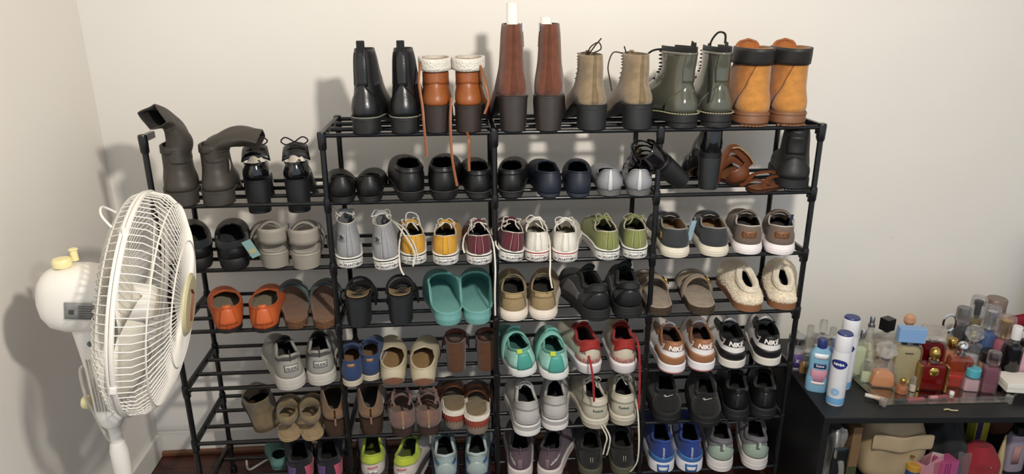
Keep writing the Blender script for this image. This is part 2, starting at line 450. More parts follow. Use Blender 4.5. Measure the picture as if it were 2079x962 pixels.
    def overlay(s, name, u0, u1, v0, v1, mat, nu=14, nv=6, off=.0008, th=.0012, uw=None):
        f0 = v0 if callable(v0) else (lambda u: v0); f1 = v1 if callable(v1) else (lambda u: v1)
        rows = []
        for j in range(nv+1):
            row = []
            for i in range(nu+1):
                u = uw(i/nu, j/nv) if uw else u0+(u1-u0)*i/nu
                v = f0(u)+(f1(u)-f0(u))*j/nv
                row.append(s.S(u, v)+s.N(u, v)*off)
            rows.append(row)
        mb = MB(); mb.grid(rows)
        return s.reg(name, mb, mb.build(name, mat, s.root, solid=(th, 1), ang=80))
    def insole(s, mat, dz=.003, off=-.005, y1=1.0, name='insole'):
        row = []
        for i in range(s.K):
            p = s.foot(-1+2*i/s.K, off); y = min(max(p.y, 0), s.L*y1); row.append((p.x, y, s.ztop(y)+dz))
        mb = MB(); row2 = [(x, y, z-.002) for x, y, z in row]; mb.grid([row2, row], True); mb.cap(row)
        return s.reg(name, mb, mb.build(name, mat, s.root))
    def rim(s, mat, r=.0028, u0=-1, u1=1, name='collar_trim', v=None):
        v = v or (1+len(s.stages))
        n = 48; pts = [s.S(u0+(u1-u0)*i/n, v) for i in range(n if u1-u0 >= 2 else n+1)]
        mb = MB(); mb.tube(pts, r, 6, closed=u1-u0 >= 2)
        return s.reg(name, mb, mb.build(name, mat, s.root))
    def block_heel(s, mat, y1=.26, taper=.88, name='heel', ty=.0, gap=0):
        mb = MB(); rows = []
        n = 28
        def ring(z, sc_, ln, yo):
            row = []
            for i in range(n):
                a = 2*math.pi*i/n; x = s.wh/2*sc_*math.copysign(abs(math.sin(a))**.8, math.sin(a)); y = -math.cos(a)
                yy = (y*.5+.5); yy = yy*ln*s.L+yo
                row.append((x, yy, z))
            return row
        for f in (0, .03, .5, 1.0):
            row = []
            for p in ring(0, taper+(1.0-taper)*f-(.03 if f == 0 else 0), y1*(taper+(1-taper)*f), ty*(1-f)): row.append((p[0], p[1], (s.zlift(p[1])+.002)*f if f == 1 else s.lift*f))
            rows.append(row)
        mb.grid(rows, True); mb.cap(rows[0], 0, True); mb.cap(rows[-1])
        return s.reg(name, mb, mb.build(name, mat, s.root))
    def strip(s, mat, w_=.012, v0=0, v1=1, name='heel_strip', off=.0012):
        c = s.foot(.1).x; uu = .06
        for k in range(20):
            if abs(s.foot(uu).x) > w_/2: uu *= .93
            else: break
        return s.overlay(name, -uu, uu, v0, v1, mat, nu=4, nv=10, off=off)
    def tongue(s, mat, w_=.036, y0=.60, y1=.40, ztip=.075, z0=None, name='tongue', lean=.0, lin=None):
        rows = []; L = s.L
        c1 = s.collar(1.0); zb = (z0 if z0 is not None else c1.z-s.th-s.lift*(1-ss(.22, s.liftend, c1.y/s.L))-.006)
        for j in range(9):
            f = j/8; y = L*(y0+(y1-y0)*f)-lean*f*f; z = s.th+zb+(ztip-zb)*(f**.9); ww = w_*(.7+.3*min(1, f*1.5))*(1 if f < .9 else .82); row = []
            for i in range(9):
                a = (i/8-.5); row.append((-s.mir*.008*ss(.35, 1, y/L)+a*ww, y+.25*ww*abs(a)**1.6*2*.4, z-ww*.55*a*a*2))
            rows.append(row)
        mb = MB(); mb.grid(rows)
        return s.reg(name, mb, mb.build(name, [mat, lin or mat], s.root, solid=(.004, 0)))
    def laces(s, mat, n=5, f0=.62, f1=.97, r=.0022, bow=True, end=None, lift_=.002, bowdir=0):
        mb = MB(); L = []; 
        for k in range(n):
            t = f0+(f1-f0)*k/(n-1)
            L.append((s.collar(-t)+Vector((-.004, 0, lift_)), s.collar(t)+Vector((.004, 0, lift_))))
        for k in range(n):
            a, c = L[k]; mid = (a+c)/2+Vector((0, 0, .006))
            mb.tube([a-Vector((0, 0, .003)), a, mid, c, c-Vector((0, 0, .003))], r, 5, flat=.6)
            if k < n-1:
                d, e = L[k+1]
                mb.tube([a, (a+e)/2+Vector((0, 0, .0075)), e], r, 5, flat=.6); mb.tube([c, (c+d)/2+Vector((0, 0, .0085)), d], r, 5, flat=.6)
        if bow:
            a, c = L[0]; m_ = (a+c)/2+Vector((0, .002, .008)); rb = random.Random(int(s.root.location.x*9000)); J = lambda: Vector((rb.uniform(-.005, .005), rb.uniform(-.008, .008), rb.uniform(-.006, .004)))
            for sg in (-1, 1):
                P = [m_, m_+Vector((sg*.012, -.002, .006))+J(), m_+Vector((sg*.022, -.004, .000))+J(), m_+Vector((sg*.018, -.010, -.008))+J(), m_+Vector((sg*.006, -.004, -.002)), m_]
                mb.tube(catmull(P, 5), r, 5, flat=.6)
                P = [m_, m_+Vector((sg*.008, -.006, -.002))+J(), m_+Vector((sg*.016, -.010, -.010))+J(), m_+Vector((sg*.020, -.006, -.022))+J()]
                mb.tube(catmull(P, 5), r, 5, flat=.6)
            mb.lathe([(0, -.004), (.004, -.002), (.004, .002), (0, .004)], 8, c=m_)
        for e in (end or []): q_ = MB(); q_.tube(catmull(e, 6), r*1.0, 5, flat=.5); q_.build('lace_end', mat, s.root)
        return mb.build('laces', mat, s.root)
    def bvh(s, *names):
        V = []; F = []
        for n in names:
            mb = s.parts[n][0]; b0 = len(V); V += mb.v; F += [tuple(i+b0 for i in f) for f in mb.f]
        return BVHTree.FromPolygons([Vector(v) for v in V], F)
    def text(s, body, size, z, on, mat, x=0, rot=0, name='lettering', shear=0, bold=.02, off=.0014, sy=1, dirv=None):
        v, f = text2d(body, size, shear, bold); bv = s.bvh(*on)
        if dirv is not None:
            dirv = Vector(dirv).normalized(); xa = dirv.cross(Vector((0, 0, 1))).normalized()
            mb = project(v, f, bv, 0, z, rot, off, sy, org=Vector((x, 0, 0))*0+Vector((x, .03, 0)), dirv=dirv, xa=xa)
        else: mb = project(v, f, bv, x, z, rot, off, sy)
        if mb.f: mb.build(name, mat, s.root, smooth=False)
    def patch(s, vf, z, on, mat, x=0, rot=0, name='patch', off=.0011):
        mb = project(vf[0], vf[1], s.bvh(*on), x, z, rot, off)
        if mb.f: mb.build(name, mat, s.root, solid=(.0006, 0))
    def strap(s, y, h, width, mat, name='strap', th=.003, lean=0, x0=None, x1=None, zoff=0, yy=None, n=14, pw=1.0):
        """an arched band over the foot at y (fraction), rising h over the footbed"""
        y = y*s.L; hw = s.half(y)+.001; cx = -s.mir*.010*ss(.35, 1, y/s.L); rows = [[], []]
        for i in range(n+1):
            a = math.pi*i/n; x = cx-hw*math.cos(a); z = s.ztop(y)-.006+zoff+(h+.006)*math.sin(a)**pw; yo = (yy(i/n) if yy else 0)
            rows[0].append((x, y-width/2+lean*math.sin(a)+yo, z)); rows[1].append((x, y+width/2+lean*math.sin(a)+yo, z-width*.12*math.sin(a)))
        mb = MB(); mid = [tuple((Vector(p)+Vector(q))/2+Vector((0, 0, .0006))) for p, q in zip(*rows)]
        mb.grid([rows[0], mid, rows[1]]); return s.reg(name, mb, mb.build(name, mat, s.root, solid=(th, 0)))
def place(px, row, Y=-.03, yaw=0, roll=0, pitch=0, dz=0, z=None):
    zz = shelf_z(row)+dz if z is None else z
    return (X_at(px, Y, zz), Y, zz), (R(pitch), R(roll), R(-yaw))
def newshoe(name, label, cat, group, px, row, Y=-.03, yaw=0, roll=0, pitch=0, dz=0, **k):
    loc, rot = place(px, row, Y, yaw, roll, pitch, dz)
    root = empty(name, loc, rot[2], rot[0], rot[1], label, cat, group); SHOES.append(root)
    return Shoe(root, **k)
def pair(fn, name, desc, cat, spots, **k):
    """spots: two (px, row, Y, yaw[, extra dict])"""
    for i, sp in enumerate(spots):
        ex = dict(sp[4]) if len(sp) > 4 else {}
        side = ex.pop('side', ('left', 'right')[i]); lab = ex.pop('label', None) or '%s, %s of its pair' % (desc, side)
        kk = dict(k); opts = ex.pop('opts', None)
        if opts: kk.update(opts)
        fn((name, lab, cat, 'pair: '+desc if len(spots) > 1 else None, sp[0], sp[1], sp[2], sp[3]), ex, (1 if i == 0 else -1) if side == 'left' or i else 1, **kk)
WHT = M('e6e2dc', 'rubber'); OFFW = M('d9cfc0', 'rubber'); BRUB = M('202022', 'rubber'); LACEW = M('ddd6ca', 'lace')
BLACKL = M('1b1c1f', 'leather', rough=.33); DARKIN = M('121214', 'cloth')

def canvas(a, ex, mir, col='e0a512', stripe='2a2a2c', hi=False, lace=LACEW, inner='8f7a4a', end=None, strip=None):
    d = dict(L=.242, wh=.062, wb=.080, th=.028, toe_h=.026, bulge=.004, yb=.008)
    if hi: d.update(zc=((0, .080), (.3, .078), (.55, .082), (.8, .050), (1, .030)), wc=((0, .034), (.35, .044), (.6, .036), (1, .018)), yt=.64, yb=.020)
    else: d.update(zc=((0, .046), (.3, .036), (.58, .046), (1, .028)), wc=((0, .050), (.4, .054), (.65, .036), (1, .020)), yt=.64)
    s = newshoe(*a, mir=mir, **ex, **d)
    st = M(stripe, 'rubber')
    s.sole([M('cfc8bc', 'rubber'), WHT, st], ((0, -.003, 0), (.05, 0, 0), (.12, .001, 1), (.80, .0012, 1), (.84, .0022, 2), (.93, .0022, 2), (.94, .0008, 1), (1, -.001, 1)))
    c = M(col, 'canvas'); s.upper(c, lining=M(inner, 'canvas'))
    s.insole(M(inner, 'canvas')); s.overlay('toe_cap', .83, 1.17, 0, .52, WHT)
    s.strip(M(strip or col, 'canvas', rough=.85), .013, .02, 1.0, off=.0016)
    for sg in (-1, 1):
        s.overlay('stitching', sg*.052 if sg > 0 else -.056, .056*1 if sg > 0 else -.052, .05, .98, M('d8cfc0', 'lace') if col != 'e2ddd2' else M('c9c0b2', 'lace'), nu=1, nv=8, off=.0022, th=.0004)
    s.patch(rect(.034, .019, 10, 4), .0135, ['sole'], M('efece6', 'rubber'), name='heel_label', off=.0016)
    ink = M('222226', 'print'); dk = ink if stripe != 'b8323a' else M('a53038', 'print')
    s.text('CONVERSE', .0062, .0185, ['sole'], dk, off=.0026, bold=.01)
    s.text('ALL', .0078, .0105, ['sole'], ink, x=-.0098, off=.0026, bold=.03); s.text('STAR', .0078, .0105, ['sole'], ink, x=.0110, off=.0026, bold=.03)
    s.patch(star2d(.0032), .0105, ['sole'], ink, x=-.0012, name='star_mark', off=.0026)
    for sg in (-1, 1): s.patch(rect(.006, .0012, 3, 1), .010, ['sole'], ink, x=sg*.0235, name='sole_line', off=.0022)
    s.tongue(c, y0=.60, y1=.36 if not hi else .34, ztip=.062 if not hi else .10, lin=M(inner, 'canvas'))
    s.rim(M('d8d0c2', 'lace') if col not in ('e2ddd2',) else M('e6dfd2', 'lace'), .0013)
    s.laces(lace, n=6 if not hi else 7, f0=.56 if not hi else .5, end=end)
    if hi:
        s.patch((lambda: ([(0, 0)]+[(.0105*math.cos(i*math.pi/10), .0105*math.sin(i*math.pi/10)) for i in range(20)], [(0, 1+i, 1+(i+1) % 20) for i in range(20)]))(), .075, ['upper'], M('9a9aa0', 'rubber'), x=-.016, name='ankle_patch', off=.001)
        s.patch(star2d(.0065), .075, ['upper'], M('3b3f4a', 'print'), x=-.016, name='star_mark', off=.0022)
    return s

def runner(a, ex, mir, up='c9c7c2', sole=('e8e2da',), inner='2a2a2c', heel=None, tab=None, rim=None, L=.25, th=.034, zh=.062, lev=None, lace='d9d4cc', tongue=None,
           wh=.064, marks=None, laces=True, upk='knit', tz=.080, toe=None, bow=False, foxing=None, wb=.084, end=None, zs=.044, pad=.004):
    s = newshoe(*a, mir=mir, **ex, L=L, wh=wh, wb=wb, th=th, tht=th*.75, toe_h=.030, bulge=.006, yb=.007, yt=.62, spring=.012,
                zc=((0, zh), (.22, zs+.004), (.34, zs), (.6, zh*.92), (1, .036)), wc=((0, .044), (.3, .052), (.6, .040), (1, .022)), cthr=.25)
    ms = [M(c, 'foam') for c in sole]; n = len(ms)
    s.sole(ms, lev or ((0, -.005, 0), (.10, .002, 0), (.45, .003, 0), (.5, .0015, 0), (.55, .003, 0), (.9, .002, 0), (1, -.002, 0)))
    s.upper(M(up, upk), lining=M(inner, 'cloth')); s.insole(M(inner, 'cloth'))
    if heel:
        hc, hv = heel[0], heel[1]; s.overlay('heel_counter', -.24, .24, 0, lambda u: hv*(1-.9*(abs(u)/.24)**2.5), M(hc, heel[2] if len(heel) > 2 else 'leather', ), nu=20)
    if tab: s.overlay('heel_tab', -.07, .07, tab[1], 1.0, M(tab[0], 'leather'), nu=6, off=.0022)
    if toe: s.overlay('toe_cap', .78, 1.22, 0, .45, M(toe, 'leather'))
    s.rim(M(rim or up, 'cloth'), pad)
    s.tongue(M(tongue or up, upk), ztip=tz, y0=.60, y1=.36)
    if laces: s.laces(M(lace, 'lace'), n=6, f0=.58, bow=bow, end=end)
    if marks: marks(s)
    return s

def flat(a, ex, mir, col='121315', kind='leather', inner='141416', sole='1a1a1b', th=.008, zh=.046, zs=.028, zt=.020, yt=.70, wh=.056, wb=.078, L=.240, rim=None, seam=None, heelh=0, lev=None, toe_h=.024, wide=.052, toep=2.0, toer=.3, marks=None, bulge=.009, ins=.002, insm=None):
    s = newshoe(*a, mir=mir, **ex, L=L, wh=wh, wb=wb, th=th, tht=th, lift=heelh, toe_h=toe_h, bulge=bulge, yb=.004, yt=yt, toep=toep, toer=toer, ins=ins,
                zc=((0, zh), (.3, zs+.004), (.5, zs), (1, zt)), wc=((0, wide*.86), (.5, wide*1.06), (.8, wide*.9), (1, wide*.6)), cthr=.3)
    sm = M(sole, 'rubber'); s.sole([sm], lev or ((0, -.004, 0), (.2, -.001, 0), (.9, -.001, 0), (1, -.003, 0)))
    if heelh > .004: s.block_heel(sm)
    s.upper(M(col, kind), lining=M(inner, 'cloth')); s.insole(M(insm or inner, 'cloth'))
    if rim is not False: s.rim(M(rim or col, kind), .0022)
    if seam: s.strip(M(seam, kind), .009, 0, 1, name='heel_seam', off=.0009)
    if marks: marks(s)
    return s

def boot(a, ex, mir, col='1b1c1f', kind='leather', heelc='1a1a1c', heelh=.035, plat=.012, top=.15, wtop=.072, L=.245, wh=.064, wb=.084, inner='141416', treads=True, shaft_y=(.03, .44), ankw=.062, marks=None, toep=2.0, solec=None, topy=None, xo=0, heelk='rubber', taper=.97, sole_lev=None, hy=.28):
    ty = topy or shaft_y
    s = newshoe(*a, mir=mir, **ex, L=L, wh=wh, wb=wb, th=plat, tht=plat, lift=heelh, toe_h=.042, bulge=.008, yb=.016, yt=shaft_y[1]+.04, boot=True, toep=toep,
                zc=((0, top*.50), (.5, top*.54), (1, top*.62)), wc=((0, ankw*.92), (.5, ankw), (1, ankw*.85)), cthr=.45, ins=.003,
                stages=[(top*.70, .065, shaft_y[1], ankw*.75+wtop*.25, xo*.3), (top*.85, (.065+ty[0])/2, (shaft_y[1]+ty[1])/2, (ankw+wtop)/2, xo*.7), (top, ty[0], ty[1], wtop, xo)])
    hm = M(solec or heelc, heelk); s.sole([hm], sole_lev or ((0, -.004, 0), (.15, .002, 0), (.9, .002, 0), (1, -.002, 0)))
    if heelh > .005: s.block_heel(M(heelc, heelk), y1=hy, taper=taper)
    s.upper(M(col, kind), lining=M(inner, 'cloth'))
    if treads:
        mb = MB()
        for k in range(-4, 5):
            x = k*s.wh/10; mb.box((x, .004+abs(k)**2*.0009, .002), (.0065, .005, .004))
        mb.build('tread', hm, s.root, smooth=False)
    if marks: marks(s)
    return s

# =============================================================== row 0, on top of the rack
def mk_chelsea(s):
    s.overlay('elastic_panel', .25, .50, .9, 3.6, M('101113', 'knit'), nu=6, nv=12, off=.0003, th=.0005); s.overlay('elastic_panel', -.50, -.25, .9, 3.6, M('101113', 'knit'), nu=6, nv=12, off=.0003, th=.0005)
    s.overlay('heel_counter', -.30, .30, 0, lambda u: .98-.9*(abs(u)/.30)**2, M('1e2023', 'leather', rough=.3), nu=20, nv=8)
    s.overlay('back_strap', -.13, .13, .9, 4.0, M('1e2023', 'leather', rough=.35), nu=6, nv=18, off=.0006, th=.0008)
    p = s.S(0, 4); mb = MB(); mb.grid([[(p.x+x, p.y-.001, p.z-.02+z) for x in (-.008, .008)] for z in (0, .02, .036)]+[[(p.x+x, p.y+.004, p.z-.02+.0375) for x in (-.008, .008)]]+[[(p.x+x, p.y+.009, p.z-.02+z) for x in (-.008, .008)] for z in (.036, .02, 0)])
    mb.build('pull_tab', M('141517', 'canvas'), s.root, solid=(.0016, 0))
    pts = [Vector((q.x, q.y, s.zlift(max(q.y, 0))+s.th*.9)) for q in [s.foot(-.45+.9*i/40, .0025) for i in range(41)]]
    mb = MB(); mb.tube(pts, .0016, 5); mb.build('welt', M('8d8f80', 'lace'), s.root)
pair(boot, 'ankle_boot', 'black leather chelsea boot with a pull tab on the rack top', 'boot',
     [(738, 0, -.02, 9), (818, 0, -.02, 7)], top=.150, wtop=.042, heelh=.026, plat=.012, wh=.066, topy=(.08, .36), ankw=.058, marks=mk_chelsea, taper=1.0)
def mk_fleece(s):
    s.overlay('fleece_cuff', -1, 1, 2.3, 4.05, M('ddd8cc', 'fleece'), nu=48, nv=4, off=.003, th=.007)
    s.overlay('ankle_panel', -.5, .5, lambda u: .95-.3*abs(u), 1.95, M('a85b27', 'leather'), nu=20, nv=8, off=.0006, th=.0012)
    n = s.S(.5, 3.0); mb = MB()
    return
lace_t = M('9c5a2c', 'leather')
def tan_boot(a, ex, mir, dangles=(), **k):
    s = boot(a, ex, mir, **k); mk_fleece(s)
    mb = MB()
    for P in dangles: e_ = MB(); e_.tube(catmull(P, 6), .0032, 6, flat=.45); e_.build('lace_end', lace_t, s.root)
    # criss-cross lacing at the front
    for j in range(5):
        for sg in (-1, 1):
            p = s.S(sg*.80, 1+.5*j); q = s.S(-sg*.80, 1.4+.5*j); m_ = (p+q)/2+Vector((0, .008, 0)); mb.tube([p+Vector((0, .003, 0)), m_, q+Vector((0, .003, 0))], .0022, 5)
    mb.build('laces', lace_t, s.root)
    return s
pair(tan_boot, 'ankle_boot', 'tan leather ankle boot with white fleece cuff', 'boot',
     [(887, 0, -.02, 0, {'opts': {'dangles': [[(-.030, .02, .16), (-.036, .0, .12), (-.030, -.012, .06), (-.028, -.02, .02), (-.024, -.024, -.05)]]}}),
      (950, 0, -.02, 5, {'opts': {'dangles': [[(.030, .02, .15), (.044, -.005, .11), (.050, -.01, .075), (.040, -.015, .045)], [(-.036, .0, .08), (-.038, -.02, .03), (-.036, -.028, -.05), (-.026, -.03, -.12)], [(-.002, .0, .0), (.004, -.028, -.012), (.003, -.028, -.06), (.003, -.028, -.085)]]}})],
     col='a4581f', heelc='32241f', heelh=.056, plat=.006, top=.104, wtop=.058, wh=.064, ankw=.058, treads=False, inner='cfc8b8', taper=.95, topy=(.03, .46), shaft_y=(.05, .44))
def mk_rust(s):
    p = s.S(.42, 4); mb = MB()
    for k in range(14):
        q = s.S(s.mir*.40, 4-.16*k); n = s.N(s.mir*.40, 4-.16*k); mb.box(q+n*.001, (.002, .003, .003))
    mb.build('zipper', M('6b5548', 'metal'), s.root, smooth=False)
    q = s.S(s.mir*.38, 3.7)+s.N(s.mir*.38, 3.7)*.003; mb = MB(); mb.box(q, (.003, .002, .018)); mb.build('zip_pull', SILV, s.root, smooth=False)
    s.overlay('back_seam', 0, 1, .03, 4, M('6c371f', 'suede'), nu=2, nv=24, off=.0004, th=.0004, uw=lambda a, b: (a-.5)*(.10-.05*b))
for px, yw, hh, lab in ((1045, -2, .200, 'left'), (1113, 8, .168, 'right')):
    ex = {}
    s = boot(('ankle_boot', 'tall rust suede boot on a high block heel, %s of its pair' % lab, 'boot', 'pair of rust suede boots', px, 0, -.02, yw), ex, 1 if lab == 'left' else -1,
             col='7d432a', kind='suede', heelc='3a3230', heelh=.075, plat=.006, top=.158, wtop=.044, wh=.068, ankw=.056, treads=False, taper=.90, heelk='leather', topy=(.05, .47), marks=mk_rust, inner='5a3524')
    mb = MB(); rr = Matrix.Rotation(0, 3, 'Z')
    rows = []
    base = s.root.matrix_basis
    for z in (0, hh):
        rows.append([(.0125*math.cos(t*math.pi/12), .0125*math.sin(t*math.pi/12), z) for t in range(24)])
    mb.grid(rows, True)
    o = mb.build('boot_shaper', M('ece8e2', 'foam'), None, solid=(.0015, 0)); o.location = (s.root.location.x+.0*yw, .045, s.root.location.z+.085)
    o.rotation_euler = (0, 0, 0)
    tag(o, 'white rolled foam tube standing out of the %s rust suede boot' % lab, 'boot shaper', 'white tubes in the rust boots')
    sc_ = hh
for o in [q for q in COL.objects if q.name.startswith('boot_shaper')]: pass
def lace_front(s, mat, v0=1.0, v1=4.0, n=8, uu=.78, r=.0018, hooks=None, bow=0, ends=()):
    mb = MB(); hk = MB()
    for j in range(n):
        v = v0+(v1-v0)*j/(n-1)
        p = s.S(uu, v)+s.N(uu, v)*.003; q = s.S(-uu, v)+s.N(-uu, v)*.003; m_ = (p+q)/2+Vector((0, .007, .002)); mb.tube([p, m_, q], r, 5)
        v2 = v0+(v1-v0)*min(n-1, j+1)/(n-1); q2 = s.S(-uu, v2)+s.N(-uu, v2)*.003; p2 = s.S(uu, v2)+s.N(uu, v2)*.003
        mb.tube([p, (p+q2)/2+Vector((0, .008, 0)), q2], r, 5); mb.tube([q, (q+p2)/2+Vector((0, .009, 0)), p2], r, 5)
        for c in (p, q): hk.lathe([(0, -.002), (.003, -.001), (.003, .001), (0, .002)], 6, c=c)
    for P in ends: mb.tube(catmull(P, 6), r, 5)
    mb.build('laces', mat, s.root)
    if hooks: hk.build('lace_hook', hooks, s.root)
def mk_taupe(s):
    s.overlay('back_seam', 0, 1, .03, 4, M('86704f', 'suede'), nu=2, nv=24, off=.0004, th=.0004, uw=lambda a, b: (a-.5)*(.09-.05*b))
    lace_front(s, M('4a3a2c', 'lace'), 1.0, 3.9, 8, .80, .0016, M('5a5048', 'metal'))
    s.overlay('tongue', .88, 1.12, .9, 4.25, M('9c8668', 'suede'), nu=6, nv=10, off=-.002)
for px, yw, lab, ends in ((1207, -3, 'left', [[(.0, .10, .165), (.004, .08, .185), (.02, .07, .195), (.026, .07, .18), (.008, .08, .170)], [(0, .1, .16), (.012, .07, .188), (.024, .06, .205)]]), (1302, -5, 'right', [[(-.012, .11, .165), (-.045, .10, .170), (-.060, .09, .14), (-.055, .09, .11), (-.048, .09, .08)], [(-.01, .1, .16), (-.025, .08, .185)]])):
    s = boot(('ankle_boot', 'taupe suede lace-up boot with lug heel, %s of its pair' % lab, 'boot', 'pair of taupe lace-up boots', px, 0, -.02, yw), {}, 1 if lab == 'left' else -1,
             col='9b8566', kind='suede', heelc='1f2224', heelh=.046, plat=.012, top=.112, wtop=.054, wh=.070, ankw=.060, inner='7d6a52', topy=(.06, .48), taper=1.0)
    s.marks = None; mk_taupe(s)
    mb = MB()
    for P in ends: mb.tube(catmull(P, 8), .0017, 5)
    mb.build('lace_end', M('4a3a2c', 'lace'), s.root)
def mk_green(s):
    g = M('5b5d50', 'patent')
    s.overlay('back_strap', -.16, .16, 1.0, 4.0, g, nu=6, nv=14, off=.001); s.overlay('heel_counter', -.33, .33, 0, lambda u: 1-.85*(abs(u)/.33)**2, g, nu=20, nv=8)
    s.overlay('collar_band', -.7, .7, 3.72, 4.0, M('77766a', 'patent'), nu=24, nv=2, off=.0016)
    pts = [Vector((q.x, q.y, s.zlift(max(q.y, 0))+s.th*.92)) for q in [s.foot(-.9+1.8*i/70, .004) for i in range(71)]]
    mb = MB()
    for i in range(0, 70): mb.tube([pts[i], pts[i].lerp(pts[i+1], .65)], .0015, 4)
    mb.build('welt_stitching', M('b8b08c', 'lace'), s.root)
    rows = [[s.S(-.75+1.5*i/24, 4)+Vector((0, 0, z))*1.0 for i in range(25)] for z in (-.004, .012)]
    for r_ in rows:
        for q in r_: q.x *= .93
    mb = MB(); mb.grid(rows); mb.build('inner_collar', M('111214', 'knit'), s.root, solid=(.004, 0))
    p = s.S(0, 4); mb = MB(); mb.tube([p+Vector((0, 0, 0)), p+Vector((0, .001, .022)), p+Vector((0, .006, .024)), p+Vector((0, .010, .002))], .007, 4, flat=.25, up=(1, 0, 0)); mb.build('pull_tab', M('141517', 'canvas'), s.root)
for px, yw, lab, ends in ((1402, -20, 'left', [[(0, .11, .165), (-.01, .12, .175), (-.03, .13, .172), (-.045, .135, .160)]]), (1464, -2, 'right', [[(0, .09, .16), (-.012, .08, .19), (0, .07, .215), (.018, .07, .212), (.022, .075, .19)], [(-.02, .07, .19), (-.028, .03, .15), (-.030, .01, .10), (-.032, .01, .06)]])):
    s = boot(('combat_boot', 'dark olive patent combat boot with thick black sole, %s of its pair' % lab, 'boot', 'pair of olive patent combat boots', px, 0, -.015, yw), {}, 1 if lab == 'left' else -1,
             col='58594c', kind='patent', heelc='1c1d1f', heelh=.010, plat=.026, top=.138, wtop=.054, wh=.072, wb=.092, L=.262, ankw=.064, inner='111113', topy=(.03, .47), taper=1.0, marks=mk_green)
    lace_front(s, M('17181a', 'lace'), .9, 3.9, 8, .78, .002, M('1a1a1c', 'metal'))
    mb = MB()
    for P in ends: mb.tube(catmull(P, 8), .0026, 6)
    mb.build('lace_end', M('17181a', 'lace'), s.root)
def mk_work(s):
    s.overlay('padded_collar', -.70, .70, 2.3, 4.0, M('2c2b2a', 'softleather'), nu=30, nv=5, off=.001, th=.005)
    s.overlay('heel_panel', 0, 1, 0, 2.35, M('c98632', 'suede'), nu=14, nv=20, off=.0008, uw=lambda a, b: (-.34+.30*b**.7)*(1-a)+.42*a)
    s.overlay('back_seam', 0, 1, 0, 2.35, M('6b3f1a', 'lace'), nu=1, nv=20, off=.0018, th=.0004, uw=lambda a, b: -.35+.30*b**.7+.012*a)
    zt = s.lift+s.th+.148; rows = [[(.032*a*math.sqrt(max(0, 1-max(0, f)**5)),   .40*s.L+.006*(1-a*a), zt-.03+.046*f) for a in [i/5-1 for i in range(11)]] for f in [j/10 for j in range(11)]]
    mb = MB(); mb.grid(rows); mb.build('tongue', M('b96a28', 'suede'), s.root, solid=(.005, 0))
    for sg in (-1, 1): s.overlay('eyelet_flap', sg*.62, sg*.76, 1.5, 4.0, M('c27a2c', 'suede'), nu=3, nv=8, off=.001, th=.003)
    lace_front(s, M('8a4a20', 'lace'), .9, 3.6, 6, .80, .002)
for px, yw, lab in ((1537, 0, 'left'), (1612, 1, 'right')):
    boot(('work_boot', 'wheat nubuck work boot with a padded black collar, %s of its pair' % lab, 'boot', 'pair of wheat work boots', px, 0, -.015, yw), {}, 1 if lab == 'left' else -1,
         col='b9732a', kind='suede', heelc='8a5a38', heelh=.004, plat=.030, top=.148, wtop=.071, wh=.078, wb=.094, L=.262, ankw=.084, inner='a8702e', topy=(.0, .50), shaft_y=(.02, .47), marks=mk_work,
         sole_lev=((0, -.003, 0), (.15, .002, 0), (.7, .002, 0), (.74, .001, 0), (.78, .004, 0), (1, .001, 0)))

# =============================================================== row 1
# grey slouch boots of the low bay
GR = M('4a443d', 'softleather'); GRI = M('2a201e', 'cloth')
def slouch(px, yaw, lab, path, rad, extra):
    s = boot(('slouch_boot', 'grey slouchy tall boot with %s' % lab, 'boot', 'pair of grey slouch boots', px, 1, -.02, yaw), {}, 1, col='4a443d', kind='softleather', heelc='45403a', heelh=.028, plat=.006, top=.104, wtop=.062, wh=.074, ankw=.066, treads=False, inner='2a201e', topy=(.03, .44), taper=.98)
    s.overlay('ankle_strap', -1, 1, 2.9, 3.9, GR, nu=40, nv=3, off=.001, th=.0015)
    P = catmull(path, 6); n = 20; rows = []
    for i, p in enumerate(P):
        a = P[max(i-1, 0)]; c = P[min(i+1, len(P)-1)]; t = (c-a).normalized(); f = i/(len(P)-1)
        y = Vector((0, 1, 0)); x = y.cross(t).normalized(); y = t.cross(x)
        rx, ry = interp(rad[0], f), interp(rad[1], f)
        pw_ = 1+.8*ss(.6, 1, f); cc_ = lambda t: math.copysign(abs(t)**pw_, t)
        rows.append([p+x*rx*cc_(math.cos(q*2*math.pi/n))*(1+.09*math.sin(9*f+q*.9)+.05*math.sin(21*f+q*1.9))+y*ry*cc_(math.sin(q*2*math.pi/n)) for q in range(n)])
    mb = MB(); mb.grid(rows, True); mb.build('shaft', [GR, GRI], s.root, solid=(.003, -1, 1), sub=1, ang=120)
    for e in extra: e(s)
    return s
def buck(s):
    mb = MB(); mb.tube(catmull([(.030, .03, .112), (.036, .02, .10), (.036, .015, .085), (.033, .02, .075)], 4), .0018, 5); mb.build('buckle', SILV, s.root)
slouch(372, -18, 'its shaft flopped over to the left', [(.002, .055, .100), (.004, .055, .122), (.011, .055, .145), (.003, .050, .178), (-.014, .038, .200), (-.036, .012, .208)],
       (((0, .030), (.4, .029), (.68, .020), (1, .030)), ((0, .050), (.5, .05), (.8, .048), (1, .042))), [])
def fold2(s):
    rows = []
    for i in range(13):
        f = i/12; x = .02+.082*f; rows.append([(x, .02, .146+.012*math.sin(f*3)-.045*max(0, f-.55)*1.6), (x+.004, .015, .125-.05*max(0, f-.5)-.01*f), (x, .03, .112-.035*max(0, f-.6)*2)])
    mb = MB(); mb.grid(rows); mb.build('shaft_fold', GR, s.root, solid=(.004, 0), sub=1)
